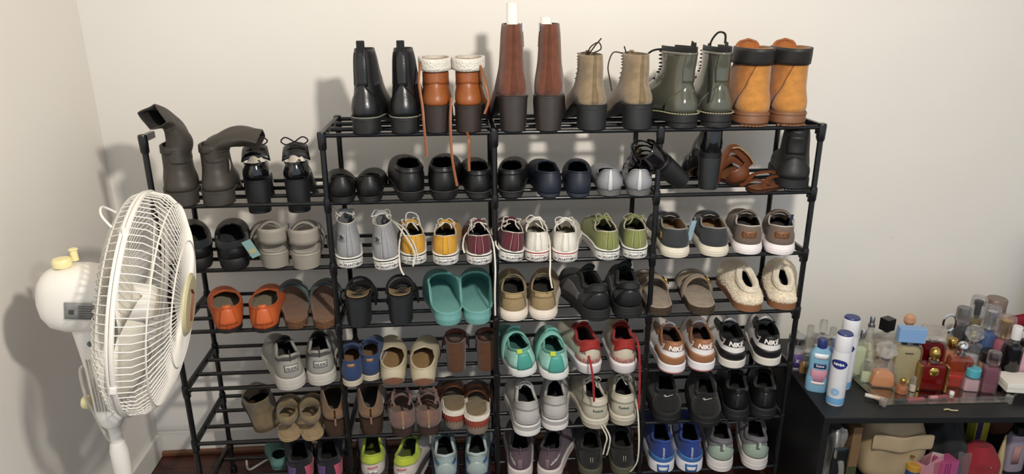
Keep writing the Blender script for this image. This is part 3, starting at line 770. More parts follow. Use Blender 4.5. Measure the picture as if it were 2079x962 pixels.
slouch(443, -10, 'its shaft folded over to the right', [(.002, .055, .100), (.002, .055, .115), (.010, .055, .135), (.034, .05, .148), (.072, .045, .152), (.108, .04, .143)],
       (((0, .030), (.3, .030), (.5, .019), (.75, .024), (1, .027)), ((0, .046), (.5, .05), (1, .052))), [buck])
PAT = '14151a'
def patent_heel(a, ex, mir, bow=False, **k):
    s = flat(a, ex, mir, col=PAT, kind='patent', inner='ddd6cc', insm='d8cbb8', sole='1a1a1e', heelh=.075, zh=.040, zs=.032, zt=.030, wh=.060, wb=.078, L=.225, th=.008, yt=.58)
    s.overlay('back_strap', -.12, .12, .1, 1.0, M(PAT, 'patent'), nu=6); mb = MB(); mb.box((0, .0, s.lift+s.th+.018), (.005, .003, .02)); mb.build('zipper', SILV, s.root, smooth=False)
    mb = MB(); mb.grid([[(-.024+.048*i/8, .030+.05*j/6, s.lift+s.th+.042+.010*math.sin(i*1.3+j)-.02*(i/8-.5)**2*4) for i in range(9)] for j in range(7)]); mb.build('tissue', M('e6dccd', 'cloth'), s.root, solid=(.002, 0), sub=1)
    # tongue flap curling over the instep
    rows = [[(x*(1-.3*f), .075+.05*f, s.lift+s.th+.040+.032*math.sin(f*2.4)-abs(x)*8*abs(x)) for x in [-.034+.068*i/10 for i in range(11)]] for f in [j/8 for j in range(9)]]
    mb = MB(); mb.grid(rows); mb.build('tongue', M(PAT, 'patent'), s.root, solid=(.003, 0))
    mb = MB()
    for sg in (-1, 1): mb.tube(catmull([(0, .08, s.lift+.085), (sg*.02, .075, s.lift+.098), (sg*.032, .08, s.lift+.088), (sg*.02, .085, s.lift+.078), (0, .08, s.lift+.085)], 5), .0018, 5)
    mb.build('laces', M('15151a', 'lace'), s.root)
pair(patent_heel, 'heeled_shoe', 'black patent block-heeled shoe stuffed with white tissue', 'shoe', [(528, 1, .035, -12, {'dz': -.038}), (608, 1, .035, -9, {'dz': -.038})])
pair(flat, 'ballet_flat', 'small black leather flat shoe at the left end of its bay', 'shoe', [(697, 1, -.02, -9), (752, 1, -.02, -6)], wh=.060, wb=.078, zh=.050, zs=.028, zt=.024, bulge=.010, heelh=.006)
def mk_clog(s):
    s.overlay('heel_band', -.5, .5, .82, 1.0, BLACKL, nu=20, nv=3, off=.001, th=.002)
    pts = [Vector((q.x, q.y, s.ztop(max(0, q.y))+.001)) for q in [s.foot(-.6+1.2*i/40, .0005) for i in range(41)]]; mb = MB(); mb.tube(pts, .0013, 4); mb.build('welt', M('4a4a48', 'rubber'), s.root)
pair(flat, 'clog', 'tall black leather closed clog with a thick sole', 'shoe', [(836, 1, -.02, -7), (902, 1, -.02, -1)], wh=.066, wb=.088, zh=.058, zs=.056, zt=.062, th=.020, yt=.46, wide=.058, toe_h=.045, marks=mk_clog, L=.25)
pair(flat, 'loafer', 'black leather loafer under the hanging tan laces', 'shoe', [(972, 1, -.02, 0, {'label': 'black leather loafer under the hanging tan laces, left of the rack post'}), (1038, 1, -.02, 5, {'label': 'black leather loafer just right of the middle rack post'})], wh=.060, wb=.082, zh=.052, zs=.048, zt=.052, th=.016, yt=.50, wide=.054, toe_h=.04, marks=mk_clog)
pair(flat, 'loafer', 'navy blue leather loafer with a high tongue', 'shoe', [(1118, 1, -.02, 0), (1176, 1, -.025, 5)], col='232a3d', kind='softleather', inner='1c1c22', sole='2a3042', wh=.058, wb=.080, zh=.052, zs=.044, zt=.056, th=.010, yt=.48, wide=.052, toe_h=.036)
pair(flat, 'ballet_flat', 'pale grey fabric flat with a lighter heel band', 'shoe', [(1238, 1, -.015, 8), (1297, 1, -.02, 10)], col='9a9ba0', kind='softleather', inner='3a3a3c', sole='6e6c6a', wh=.062, wb=.080, zh=.050, zs=.026, zt=.030, th=.008, yt=.60, seam='c4c4c8', heelh=.006, bulge=.012)

# black patent strappy heels (tangled) and the block heel
def strappy(px, yaw, lab, lean):
    s = newshoe('platform_sandal', lab, 'shoe', None, px, 1, .02, yaw, roll=lean, dz=0, L=.22, wh=.056, wb=.078, th=.016, lift=.078, tht=.02)
    s.sole([M('1b1d20', 'leather')]); s.block_heel(M('26292b', 'leather'), y1=.24, taper=.85); s.insole(M('1a1a1c', 'cloth'))
    P = M(PAT, 'patent')
    for y, h, w_ in ((.70, .045, .05), (.52, .05, .02), (.40, .058, .018)): s.strap(y, h, w_, P)
    s.yb = .0; s.yt = .30*s.L; s.wc = ((0, .05), (1, .05)); s.zc = ((0, .06), (1, .055)); s.cthr = .4
    s.overlay('heel_cup', -.45, .45, 0, 1, P, nu=16, nv=8); mb = MB()
    mb.tube([s.S(-.6+1.2*i/20, 1)+Vector((0, 0, -.004)) for i in range(21)], .004, 6, flat=.4); mb.build('ankle_strap', P, s.root)
    return s
s = strappy(1440, 8, 'black patent platform sandal standing upright on its block heel', 0)
s = strappy(1385, -25, 'black patent strappy sandal fallen over, with a gold buckle', -52); s.root.location.z += .02; s.root.location.x += .012
mb = MB(); mb.tube([(-.02, .07, .13), (-.006, .068, .142), (.006, .066, .13), (-.008, .068, .118)], .0016, 5, closed=True); mb.tube([(-.014, .068, .124), (.002, .066, .138)], .0014, 5); mb.build('buckle', GOLD, s.root)
s.strap(.25, .075, .016, M(PAT, 'patent'))
# brown strap sandals
BRN = M('7b4322', 'leather'); BRI = M('b98a56', 'leather')
s = newshoe('strap_sandal', 'brown leather strap sandal propped on edge beneath the olive boots', 'sandal', 'brown strap sandals', 1515, 1, .05, -18, roll=-28, dz=.012, L=.22, wh=.058, wb=.08, th=.008, zc=((0, .035), (1, .02)), yt=.30, cthr=.4)
s.sole([M('4a2a1a', 'leather')]); s.insole(M('8d5630', 'leather')); s.overlay('heel_cup', -.28, .28, 0, 1, [BRN, BRI], nu=20, nv=8, th=.003)
for y, h in ((.78, .034), (.62, .042), (.46, .052)): s.strap(y, h, .022, BRN)
for P in ([(-.060, .04, .02), (-.045, .03, .052), (-.02, .03, .075), (.004, .03, .090), (.022, .03, .078), (.038, .03, .045), (.044, .03, .012)], [(-.055, .045, .03), (-.02, .05, .05), (.02, .05, .045), (.036, .04, .02)]):
    mb = MB(); mb.tube(catmull(P, 6), .011, 6, flat=.2, up=(0, 1, 0)); mb.build('ankle_strap', BRN, s.root)
mb = MB(); mb.tube(catmull([(.006, .018, .094), (.026, .018, .082), (.044, .018, .046), (.050, .018, .012)], 6), .0022, 5); mb.build('strap_edge', M('b99a6c', 'leather'), s.root)
s = newshoe('strap_sandal', 'brown leather strap sandal lying flat at the bay front, straps splayed', 'sandal', 'brown strap sandals', 1522, 1, -.01, 62, roll=0, dz=0, L=.13, wh=.05, wb=.06, th=.008, zc=((0, .03), (1, .03)), yt=.5, cthr=.4)
s.sole([M('4a2a1a', 'leather')]); s.insole(M('8d5630', 'leather'))
for P, w_ in (([(-.035, .03, .014), (-.04, .06, .030), (-.01, .10, .036), (.03, .12, .012)], .007), ([(.02, .02, .010), (.0, .07, .028), (.03, .11, .03), (.06, .125, .006)], .006), ([(-.03, .0, .01), (-.02, .04, .022), (.02, .05, .02)], .008)):
    mb = MB(); mb.tube(catmull(P, 7), w_, 6, flat=.22); mb.build('strap', BRN, s.root)
def mk_chunky(s):
    s.overlay('heel_counter', -.33, .33, 0, lambda u: .95-.8*(abs(u)/.33)**2, M('202224', 'softleather'), nu=20)
    s.overlay('back_strap', -.2, .2, 1, 3.2, M('1a1b1d', 'softleather'), nu=6, nv=8); s.strap(.02, 0, .001, BLACKL) if False else None
boot(('ankle_boot', 'black chunky ankle boot alone under the wheat work boots', 'boot', None, 1607, 1, -.01, 22), {}, 1, col='1d1f21', kind='softleather', heelc='1c1d1f', heelh=.004, plat=.026, top=.118, wtop=.058, wh=.078, wb=.09, L=.25, ankw=.070, taper=1.0, marks=mk_chunky, topy=(.04, .44))

# =============================================================== row 2
def mk_blackclog(s): s.overlay('heel_band', -.6, .6, .6, 1.0, M('20262a', 'cloth'), nu=20, nv=3, off=.001)
pair(flat, 'slip_on_shoe', 'black slip-on shoe with a thick sole beside the fan', 'shoe', [(404, 2, -.015, -20), (480, 2, -.02, -19)], wh=.070, wb=.088, zh=.042, zs=.034, zt=.056, th=.030, yt=.46, wide=.058, marks=mk_blackclog, inner='15191a', toe_h=.04)
t_ = MB(); t_.box((0, 0, 0), (.022, .0012, .048)); p = on_y(510, 505, -.045)
o = t_.build('price_tag', [M('8fb7b4', 'print')], None, smooth=False); o.location = p; o.rotation_euler = (R(12), R(-22), 0); tag(o, 'small pale blue swing tag hanging on the black slip-on shoe', 'tag')
mb = MB(); mb.box((0, -.0011, -.006), (.014, .0006, .012)); mb.build('printed_panel', M('c2b98a', 'print'), o, smooth=False)
GREIGE = M('a39b8f', 'softleather')
def plat_sandal(a, ex, mir, **k):
    s = newshoe(*a, mir=mir, **ex, L=.24, wh=.068, wb=.086, th=.042, tht=.034, zc=((0, .040), (.5, .036), (1, .03)), yt=.34, cthr=.45, wc=((0, .056), (1, .05)), ins=.004)
    s.sole([GREIGE], ((0, -.006, 0), (.06, -.002, 0), (.85, .001, 0), (.87, -.001, 0), (.9, .001, 0), (1, -.001, 0))); s.insole(M('b0a89c', 'suede'))
    s.strap(.72, .040, .05, GREIGE, 'toe_strap', th=.004); s.strap(.44, .055, .028, GREIGE, 'instep_strap', th=.004)
    # heel strap, a band standing up behind the heel
    rows = []
    for j in range(5):
        v = j/4; rows.append([(lambda q: Vector((q.x*1.03, q.y-.002, s.th+(.022+.026*v)*(1-.95*ss(.22, .44, abs(u_)))+.012*v)))(s.foot(u_, -.002)) for u_ in [-.44+.88*i/28 for i in range(29)]])
    mb = MB(); mb.grid(rows); mb.build('heel_strap', GREIGE, s.root, solid=(.004, 0))
    for sg in (-1, 1):
        q = s.foot(sg*.45); mb = MB(); mb.box((q.x*.98, q.y, s.th+.008), (.004, .02, .022)); mb.build('side_strap', GREIGE, s.root, smooth=False, bevel=.001)
    mb = MB(); q = s.foot(.40); mb.tube([(q.x+.004, q.y-.01, s.th+.03), (q.x+.004, q.y+.006, s.th+.03), (q.x+.004, q.y+.006, s.th+.048), (q.x+.004, q.y-.01, s.th+.048)], .0016, 5, closed=True); mb.build('buckle', SILV, s.root)
pair(plat_sandal, 'platform_sandal', 'pale greige platform sandal with wide straps', 'sandal', [(564, 2, -.02, -18), (624, 2, -.035, -12)])
LG = M('cfcac0', 'lace')
pair(canvas, 'high_top_sneaker', 'pale grey canvas high-top sneaker with white rubber sole', 'sneaker',
     [(713, 2, -.03, -12, {'opts': {'end': [[(-.02, .09, .12), (-.03, .07, .14), (-.045, .05, .13), (-.04, .045, .11)]]}}), (788, 2, -.05, -6, {'roll': -4, 'opts': {'end': [[(.02, .09, .10), (.05, .05, .085), (.07, .02, .05), (.075, .0, .02)], [(.02, .09, .1), (.04, .04, .09), (.068, .0, .04), (.06, -.02, .01)]]}})],
     col='9c9da2', hi=True, inner='b9b6ae', lace=M('c9c5bb', 'lace'))
pair(canvas, 'low_top_sneaker', 'yellow canvas low-top sneaker with white laces', 'sneaker', [(842, 2, -.02, -6, {'opts': {'end': [[(-.01, .09, .06), (-.022, .06, .078), (-.034, .02, .05), (-.036, -.02, .01), (-.028, -.03, -.012)], [(-.014, .1, .07), (-.01, .08, .11), (.014, .08, .105), (.022, .09, .07)]]}}), (905, 2, -.03, 0)], col='dfa30c', inner='3a3226')
pair(canvas, 'low_top_sneaker', 'burgundy canvas low-top sneaker with untied white laces', 'sneaker',
     [(974, 2, -.035, 1, {'opts': {'end': [[(.02, .08, .07), (.034, .03, .05), (.038, -.01, .0), (.036, -.022, -.06), (.036, -.022, -.125)], [(-.01, .1, .07), (-.034, .06, .06), (-.040, .02, .045), (-.036, .01, .03)]]}}), (1040, 2, -.03, -4, {'roll': 8, 'dz': .004, 'opts': {'end': [[(0, .1, .07), (-.034, .07, .06), (-.044, .02, .04), (-.036, .0, .03)]]}})], col='6b2333', inner='2b1a1e', strip='7a2f3f')
pair(canvas, 'low_top_sneaker', 'off-white canvas low-top sneaker with a red sole line', 'sneaker', [(1092, 2, -.025, 3, {'opts': {'end': [[(.0, .1, .07), (.03, .06, .05), (.030, -.01, .01), (.028, -.032, -.02), (.034, -.034, -.055)]]}}), (1147, 2, -.035, 8)], col='e2ddd2', stripe='b8323a', inner='c9c2b4')
pair(canvas, 'low_top_sneaker', 'olive green canvas low-top sneaker', 'sneaker', [(1237, 2, -.03, 1), (1290, 2, -.025, 9)], col='8d9450', inner='5a5a30', lace=M('a9a67c', 'lace'))
def slipon(a, ex, mir, up='34373a', sole='d8d0bd', inner='b9986a', word=None, patchc=None, tag_=None, rimc='9a9a94', tonguec=None, **k):
    s = newshoe(*a, mir=mir, **ex, L=.25, wh=.068, wb=.088, th=.028, tht=.024, toe_h=.03, bulge=.004, yb=.004, yt=.60, spring=.012,
                zc=((0, .048), (.3, .040), (.6, .046), (1, .036)), wc=((0, .056), (.4, .060), (.7, .050), (1, .030)))
    s.sole([M(sole, 'foam')], ((0, -.006, 0), (.10, .002, 0), (.42, .004, 0), (.48, .002, 0), (.54, .004, 0), (.9, .002, 0), (1, -.001, 0)))
    s.upper(M(up, 'canvas'), lining=M(inner, 'cloth')); s.insole(M(inner, 'cloth')); s.rim(M(rimc, 'cloth'), .0022)
    s.tongue(M(tonguec or up, 'canvas'), w_=.05, ztip=.062, y0=.60, y1=.42)
    s.laces(M('c9c2b4', 'lace'), n=3, f0=.7, f1=.95, bow=False, r=.0014)
    if patchc: s.overlay('heel_panel', -.30, .30, 0, lambda u: .98 if abs(u) < .2 else .98-.8*(abs(u)-.2)/.1, M(patchc, 'canvas'), nu=24)
    if word:
        s.patch(rect(.032, .017, 8, 4), s.th+.026, ['upper'], M('96643a', 'leather'), name='heel_patch', off=.0026)
        s.text(word, .014, s.th+.026, ['upper'], M('6d4120', 'print'), off=.0038, bold=.03)
    if tag_:
        q = s.S(-.33, .45); mb = MB(); mb.box((q.x-.001, q.y, q.z), (.003, .010, .016)); mb.build('side_tag', M('b98a2c', 'leather'), s.root, smooth=False)
    return s
pair(slipon, 'slip_on_shoe', 'charcoal canvas slip-on with chunky off-white sole and tan lining', 'shoe', [(1374, 2, -.03, 6, {'opts': {'tag_': True}}), (1453, 2, -.03, 9)], patchc='3b3e41')
pair(slipon, 'slip_on_shoe', 'taupe canvas slip-on with white sole and brown heel patch', 'shoe', [(1517, 2, -.02, 18), (1583, 2, -.03, 20)], up='857264', sole='e8dfdf', inner='3a2622', word='DUDE', rimc='c4bcb0', patchc='7d6a5d')
for px, py, ry, col, lab, Y in ((1404, 468, 6, '9fc0cf', 'pale blue plastic swing tag hanging between the charcoal slip-ons', .03), (1604, 455, 0, '39405e', 'navy swing tag standing up behind the right taupe slip-on', .03)):
    t_ = MB(); t_.box((0, 0, 0), (.016 if px < 1500 else .010, .0012, .055)); o = t_.build('price_tag', M(col, 'plastic'), None, smooth=False, bevel=.0003); p = on_y(px, py, Y); o.location = p; o.rotation_euler = (R(8), R(ry), R(20)); tag(o, lab, 'tag')
    mb = MB(); mb.tube([(0, 0, .027), (.003, 0, .034), (-.002, .002, .038)], .0006, 4); mb.build('string', M('c8c8c8', 'plastic'), o)

# =============================================================== row 3
def mk_orange(s):
    s.overlay('heel_tab', -.10, .10, .25, 1.12 if False else 1.0, M('e86a26', 'leather'), nu=6, off=.002, th=.002)
    p = s.S(0, 1); mb = MB(); mb.grid([[(p.x+x, p.y-.002+yy, p.z-.004+z) for x in (-.010, .010)] for z, yy in ((0, 0), (.008, -.001), (.014, 0), (.012, .003), (0, .004))]); mb.build('pull_tab', M('e86a26', 'leather'), s.root, solid=(.0015, 0))
pair(flat, 'moccasin', 'bright orange leather moccasin with a black sole', 'shoe', [(467, 3, -.03, -18), (539, 3, -.035, -12)], col='dc6422', kind='softleather', inner='96856a', insm='a89a80', sole='1d2022', wh=.066, wb=.088, zh=.054, zs=.044, zt=.040, th=.012, yt=.68, wide=.066, toe_h=.03, marks=mk_orange, bulge=.008, seam='d45c1c')
def cork_slide(a, ex, mir, straps=('5b6f6d',), bed='8a5c34', sole='6a4526', side='7a5230', twist=False, buckles=False, th=.026, wh=.066, furry=None, kindS='suede', base=None):
    s = newshoe(*a, mir=mir, **ex, L=.24, wh=wh, wb=.088, th=th, tht=th*.8, zc=((0, .02), (1, .02)))
    s.sole([M(base or sole, 'rubber'), M(side, 'cork')], ((0, -.005, 0), (.10, .0, 0), (.14, .0, 1), (.90, .001, 1), (1, -.002, 1))); s.insole(M(bed, 'suede'), dz=.001, off=-.002)
    # raised footbed edge
    pts = [Vector((q.x, q.y, s.ztop(max(0, q.y))+.001)) for q in [s.foot(-1+2*i/60, -.003) for i in range(60)]]; mb = MB(); mb.tube(pts, .003, 6, closed=True); mb.build('footbed_rim', M(bed, 'suede'), s.root)
    for c in straps: pass
    c = M(straps[0], kindS)
    if twist:
        s.strap(.66, .048, .045, c, 'strap', lean=.02, yy=lambda t: .04*(t-.5)); s.strap(.60, .052, .045, c, 'strap', lean=.01, yy=lambda t: -.04*(t-.5))
    else:
        s.strap(.72, .040, .055, c, 'toe_strap', th=.004, yy=lambda t: -.02*(t-.5)); s.strap(.46, .050, .034, c, 'instep_strap', th=.004, yy=lambda t: .02*(t-.5))
    if buckles:
        mb = MB(); y = .50*s.L; mb.tube([(.030+.009*math.cos(t*math.pi/8), y+.012*math.sin(t*math.pi/8)-.012, s.ztop(y)+.038-.009*math.cos(t*math.pi/8)) for t in range(16)], .0018, 5, closed=True); mb.build('buckle', GOLD, s.root)
    return s
pair(cork_slide, 'sandal', 'tan footbed sandal with crossed dusty teal straps', 'sandal', [(604, 3, -.02, -14), (660, 3, -.025, -10)], straps=('48605f',), twist=True, wh=.056, th=.020)
def wedge_mule(a, ex, mir, **k):
    s = newshoe(*a, mir=mir, **ex, L=.22, wh=.066, wb=.080, th=.008, lift=.070, liftend=.8, yt=.5)
    g = M('2b2e31', 'leather'); s.sole([g]); s.insole(M('b59a6c', 'leather'))
    s.block_heel(g, y1=.40, taper=.92); s.strap(.66, .046, .07, M('15171d', 'softleather'), 'toe_strap', th=.005); s.strap(.40, .036, .022, M('15171d', 'softleather'), 'instep_strap', th=.004, lean=.01)
pair(wedge_mule, 'block_heel_mule', 'black mule with bow straps on a dark grey block heel', 'shoe', [(728, 3, -.02, -2), (815, 3, -.015, -4)])
TEAL = M('72b3ae', 'foam')
def eva_clog(a, ex, mir, col='63a19b', **k):
    s = newshoe(*a, mir=mir, **ex, L=.25, wh=.070, wb=.087, th=.030, tht=.024, yb=.001, yt=.56, toe_h=.045, bulge=.003, ins=.001,
                zc=((0, .006), (.35, .012), (.7, .050), (1, .062)), wc=((0, .068), (.5, .080), (.8, .080), (1, .066)), cthr=.32)
    s.sole([TEAL], ((0, -.006, 0), (.08, -.002, 0), (.5, .001, 0), (.53, -.0008, 0), (.56, .001, 0), (1, .0, 0))); s.upper(TEAL, solid=.004); s.insole(M('7bbab4', 'foam'), dz=.002, off=-.004)
    s.rim(TEAL, .0028)
    return s
pair(eva_clog, 'clog', 'teal foam backless clog', 'clog', [(914, 3, -.035, -8), (972, 3, -.035, -3)])
def mk_boat(s):
    s.overlay('heel_patch', -.17, .17, .74, .97, M('b39a6c', 'canvas'), nu=16, nv=3, off=.0022)
    for sg in (-1, 1): s.overlay('side_seam', sg*.20, sg*.215, .1, .95, M('8f7a52', 'lace'), nu=1, nv=8, off=.001)
def beige(a, ex, mir, **k):
    s = slipon(a, ex, mir, up='ab9266', sole='ded2c4', inner='2a221a', rimc='b39a6c'); mk_boat(s); return s
pair(beige, 'slip_on_shoe', 'sand canvas slip-on with an off-white sole', 'shoe', [(1043, 3, -.02, 4), (1103, 3, -.02, 6)])
def mk_bt(s): s.overlay('side_panel', -.62, -.36, 0, .5, M('77767a', 'rubber'), nu=8); s.overlay('heel_collar', -.3, .3, .72, 1, M('2c2e30', 'leather'), nu=16, off=.002)
pair(runner, 'running_shoe', 'black running shoe with an all-black sole, under the olive sneakers', 'sneaker', [(1218, 3, -.04, -8), (1278, 3, -.03, 4)], up='17181a', sole=('1e2021', '4a4c4a'), inner='121214', heel=('1e2022', .7), lace='1c1c1e', wh=.072, wb=.09, zh=.066, L=.265, marks=mk_bt, rim='1c1d1f', tz=.09)
pair(cork_slide, 'sandal', 'beige suede two-strap sandal with a cork sole', 'sandal', [(1341, 3, -.02, 5), (1428, 3, -.025, 7)], straps=('a08a70',), bed='a99680', side='4e3d2a', sole='c4b49a', base='b9a88c', buckles=True, wh=.070, th=.024)
def fur_slipper(a, ex, mir, **k):
    s = newshoe(*a, mir=mir, **ex, L=.25, wh=.074, wb=.094, th=.020, tht=.018, yb=.012, yt=.48, toe_h=.050, bulge=.012,
                zc=((0, .038), (.5, .045), (1, .060)), wc=((0, .036), (.5, .040), (1, .026)), cthr=.4)
    F = M('f2e4cc', 'fleece'); s.sole([M('96643e', 'rubber')], ((0, -.002, 0), (.1, .001, 0), (.9, .001, 0), (1, -.002, 0)))
    o = s.upper(F, solid=.010, lining=M('3a2016', 'suede')); s.insole(M('4a281a', 'suede')); s.rim(F, .009, name='fur_collar')
    # short tufts all over the fur
    mb = MB(); rnd = random.Random(px_seed(a))
    for k_ in range(4500):
        u = rnd.uniform(-1, 1); v = rnd.uniform(.03, 1.0); p = s.S(u, v); n = s.N(u, v)
        d = (n+Vector((rnd.uniform(-1, 1), rnd.uniform(-1, 1), rnd.uniform(-1.2, .4)))*.8).normalized(); t = d.orthogonal().normalized()*.0009; b0 = len(mb.v); ln = rnd.uniform(.0022, .0045)
        mb.v += [tuple(p-t), tuple(p+t), tuple(p+d*ln)]; mb.face((b0, b0+1, b0+2))
    q = mb.build('fur', F, s.root); q['kind'] = 'stuff'
    return s
def px_seed(a): return int(a[4])
pair(fur_slipper, 'slipper', 'fluffy cream fur slipper with a tan rubber sole', 'slipper', [(1522, 3, -.015, 10), (1590, 3, -.01, 18)])

# =============================================================== row 4
def mk_glide(s):
    s.overlay('heel_collar', -.42, .42, .80, 1, M('5a5854', 'knit'), nu=20, nv=3)
    s.patch(rect(.034, .017, 8, 3), s.th+.030, ['upper'], M('77756f', 'print'), name='heel_label', off=.003); s.patch(rect(.031, .014, 8, 3), s.th+.030, ['upper'], M('c4c0b8', 'print'), name='label_panel', off=.004)
    s.text('GLIDE', .0095, s.th+.030, ['upper'], M('3a3a3c', 'print'), off=.0055)
    p = s.S(0, 1); mb = MB(); mb.tube([p+Vector((0, 0, -.014)), p+Vector((0, -.003, .004)), p+Vector((0, .003, .010)), p+Vector((0, .008, 0))], .006, 4, flat=.3, up=(1, 0, 0)); mb.build('pull_loop', M('1c1c1e', 'canvas'), s.root)
pair(runner, 'running_shoe', 'light grey knit trainer with a framed word on its heel', 'sneaker', [(597, 4, -.035, -22), (655, 4, -.02, -11)], up='a9a69e', upk='softleather', sole=('c4beb4',), inner='4a4844', marks=mk_glide, lace='1d1d1f', tongue='2a2a2a', wh=.070, zh=.062, laces=True)
def kid(a, ex, mir, **k):
    s = flat(a, ex, mir, col='2b4676', kind='canvas', inner='a37a52', sole='c9bca6', wh=.050, wb=.070, L=.20, zh=.054, zs=.046, zt=.050, th=.016, yt=.48, wide=.044, lev=((0, -.003, 0), (.1, .001, 0), (.9, .001, 0), (1, -.001, 0)))
    s.tongue(M('33507f', 'canvas'), w_=.046, ztip=.078, y0=.5, y1=.30); s.patch(rect(.020, .008, 4, 2), s.th+.045, ['upper'], M('a87a52', 'leather'), name='heel_label')
pair(kid, 'canvas_shoe', 'small blue canvas slip-on with a cream sole', 'shoe', [(716, 4, -.03, -6), (753, 4, -.005, -4)])
def mk_esp(s):
    s.overlay('heel_patch', -.16, .16, -.0, lambda u: .46-.35*(abs(u)/.16)**2, M('8a5638', 'suede'), nu=14, off=.0015, th=.002)
pair(flat, 'mule', 'cream leather backless slipper shoe with a brown heel patch', 'shoe', [(799, 4, -.035, -4), (860, 4, -.045, -2)], col='cbbd9f', kind='softleather', inner='a5814e', insm='b08a55', sole='7b5a44', wh=.064, wb=.086, zh=.044, zs=.044, zt=.040, th=.006, yt=.56, wide=.060, toe_h=.034, marks=mk_esp, bulge=.006)
def brown_block(a, ex, mir, **k):
    s = newshoe(*a, mir=mir, **ex, L=.21, wh=.054, wb=.074, th=.008, lift=.078, liftend=.8)
    g = M('6b3f20', 'suede'); s.sole([g]); s.block_heel(g, y1=.26, taper=.92); s.insole(M('5a3420', 'leather'))
    l = M('74351d', 'leather'); s.strap(.72, .040, .04, l, 'toe_strap'); s.strap(.30, .030, .012, l, 'ankle_strap', yy=lambda t: -.03*math.sin(math.pi*t))
    mb = MB(); mb.tube([(.026, .03, s.lift+.022), (.036, .02, s.lift+.026), (.036, .03, s.lift+.014)], .0016, 5, closed=True); mb.build('buckle', SILV, s.root)
pair(brown_block, 'heeled_sandal', 'brown suede sandal on a tall block heel', 'sandal', [(926, 4, .03, 2, {'dz': -.004}), (988, 4, .03, 3, {'dz': -.004})])
def mint(a, ex, mir, **k):
    s = runner(a, ex, mir, up='6fb8a8', sole=('d8d8d6',), inner='3f8a80', laces=False, wh=.072, wb=.088, th=.022, zh=.056, L=.245, tongue='7fc8b8', tz=.088, pad=.003)
    s.strap(.42, .074, .046, M('86cbbb', 'knit'), 'instep_strap', th=.004); s.overlay('knit_ribbing', -.5, -.1, .1, .9, M('9ad2c4', 'knit'), nu=8); s.overlay('knit_ribbing', .1, .5, .1, .9, M('9ad2c4', 'knit'), nu=8)
    s.overlay('heel_panel', -.1, .1, 0, .8, M('4fb0a2', 'leather'), nu=8, off=.002)
    q = s.S(-.09, .95); mb = MB(); mb.box(q+Vector((0, -.003, 0)), (.014, .004, .012)); mb.build('pull_tab', M('d4e82a', 'canvas'), s.root, smooth=False, bevel=.001)
    return s
pair(mint, 'sock_shoe', 'mint green knit slip-on trainer with white sole', 'sneaker', [(1069, 4, -.015, -10, {'roll': -6}), (1130, 4, -.04, -2)])
def mk_red(s):
    s.overlay('red_collar', -.5, .5, lambda u: .55+.12*math.cos(u*14) if abs(u) < .23 else .75, 1, M('b3261f', 'leather'), nu=30, nv=5, off=.0016)
    s.overlay('speckled_band', -.3, .3, .0, .18, M('c98a80', 'cork'), nu=20, nv=3, off=.0016)
    for sg in (-1,):
        for dz in (-1, 1):
            s.patch(ribbon([(-.006, dz*.001, dz*.001+dz*.002), (0, dz*.003 if dz < 0 else .001, dz*.0045 if dz > 0 else -.001), (.006, dz*.001, dz*.001+dz*.002)]), s.th+.028, ['upper'], M('6b2026', 'print'), x=-.024 if s.mir > 0 else .024, name='logo', off=.003)
pair(runner, 'running_shoe', 'cream and red running shoe with red heel collar', 'sneaker', [(1202, 4, -.02, -7), (1269, 4, -.025, 4)], up='cfc3ae', upk='leather', sole=('b3303a', 'ddd6d6'), lev=((0, -.004, 0), (.08, .0, 0), (.14, .002, 1), (.8, .004, 1), (1, -.001, 1)), inner='7a1414', marks=mk_red, rim='b3261f', tongue='a3201c', lace='b3261f')
RED = M('b01e26', 'lace')
def dunk(a, ex, mir, main='b0764e', sec='e9e4e4', outs='c47e72', inner='6a4038', collar=None, ink='efe8e4', lace='caa', sole='e8e4e8', **k):
    s = newshoe(*a, mir=mir, **ex, L=.255, wh=.070, wb=.088, th=.028, tht=.024, toe_h=.032, bulge=.006, yb=.006, yt=.62, spring=.010,
                zc=((0, .062), (.25, .048), (.6, .058), (1, .036)), wc=((0, .046), (.35, .054), (.65, .040), (1, .022)))
    s.sole([M(outs, 'rubber'), M(sole, 'rubber')], ((0, -.003, 0), (.1, .001, 0), (.22, .001, 0), (.24, .0015, 1), (.9, .002, 1), (1, -.001, 1)))
    s.upper(M(sec, 'leather'), lining=M(inner, 'cloth')); s.insole(M(inner, 'cloth')); mm = M(main, 'leather')
    s.overlay('heel_overlay', -.40, .40, 0, lambda u: .34+.1*(abs(u)/.4), mm, nu=26, nv=4, off=.0012, th=.0014)
    s.overlay('heel_tab', -.22, .22, .62, 1.0, mm, nu=18, nv=4, off=.0016, th=.0016)
    for sg in (-1, 1):
        s.overlay('eyestay', sg*.52, sg*.86, .62, 1, mm, nu=10, nv=3, off=.0012); s.overlay('side_panel', sg*.28, sg*.6, .72, .86, mm, nu=8, nv=2, off=.0010)
        s.overlay('toe_overlay', sg*.70, sg*1.0, 0, .3, mm, nu=8, nv=3, off=.0012)
    s.rim(M(collar or main, 'leather'), .0032); s.tongue(M(sec, 'leather'), ztip=.078, y0=.6, y1=.38); s.laces(M(main if lace == 'caa' else lace, 'lace'), n=6, f0=.6, bow=False)
    s.text('NIKE', .0165, s.th+.047, ['upper', 'heel_tab'], M(ink, 'print'), shear=.25, bold=.04, off=.0042)
    return s
pair(dunk, 'low_top_sneaker', 'tan and white leather sneaker with clay outsole', 'sneaker', [(1368, 4, -.035, 6), (1427, 4, -.03, 9)])
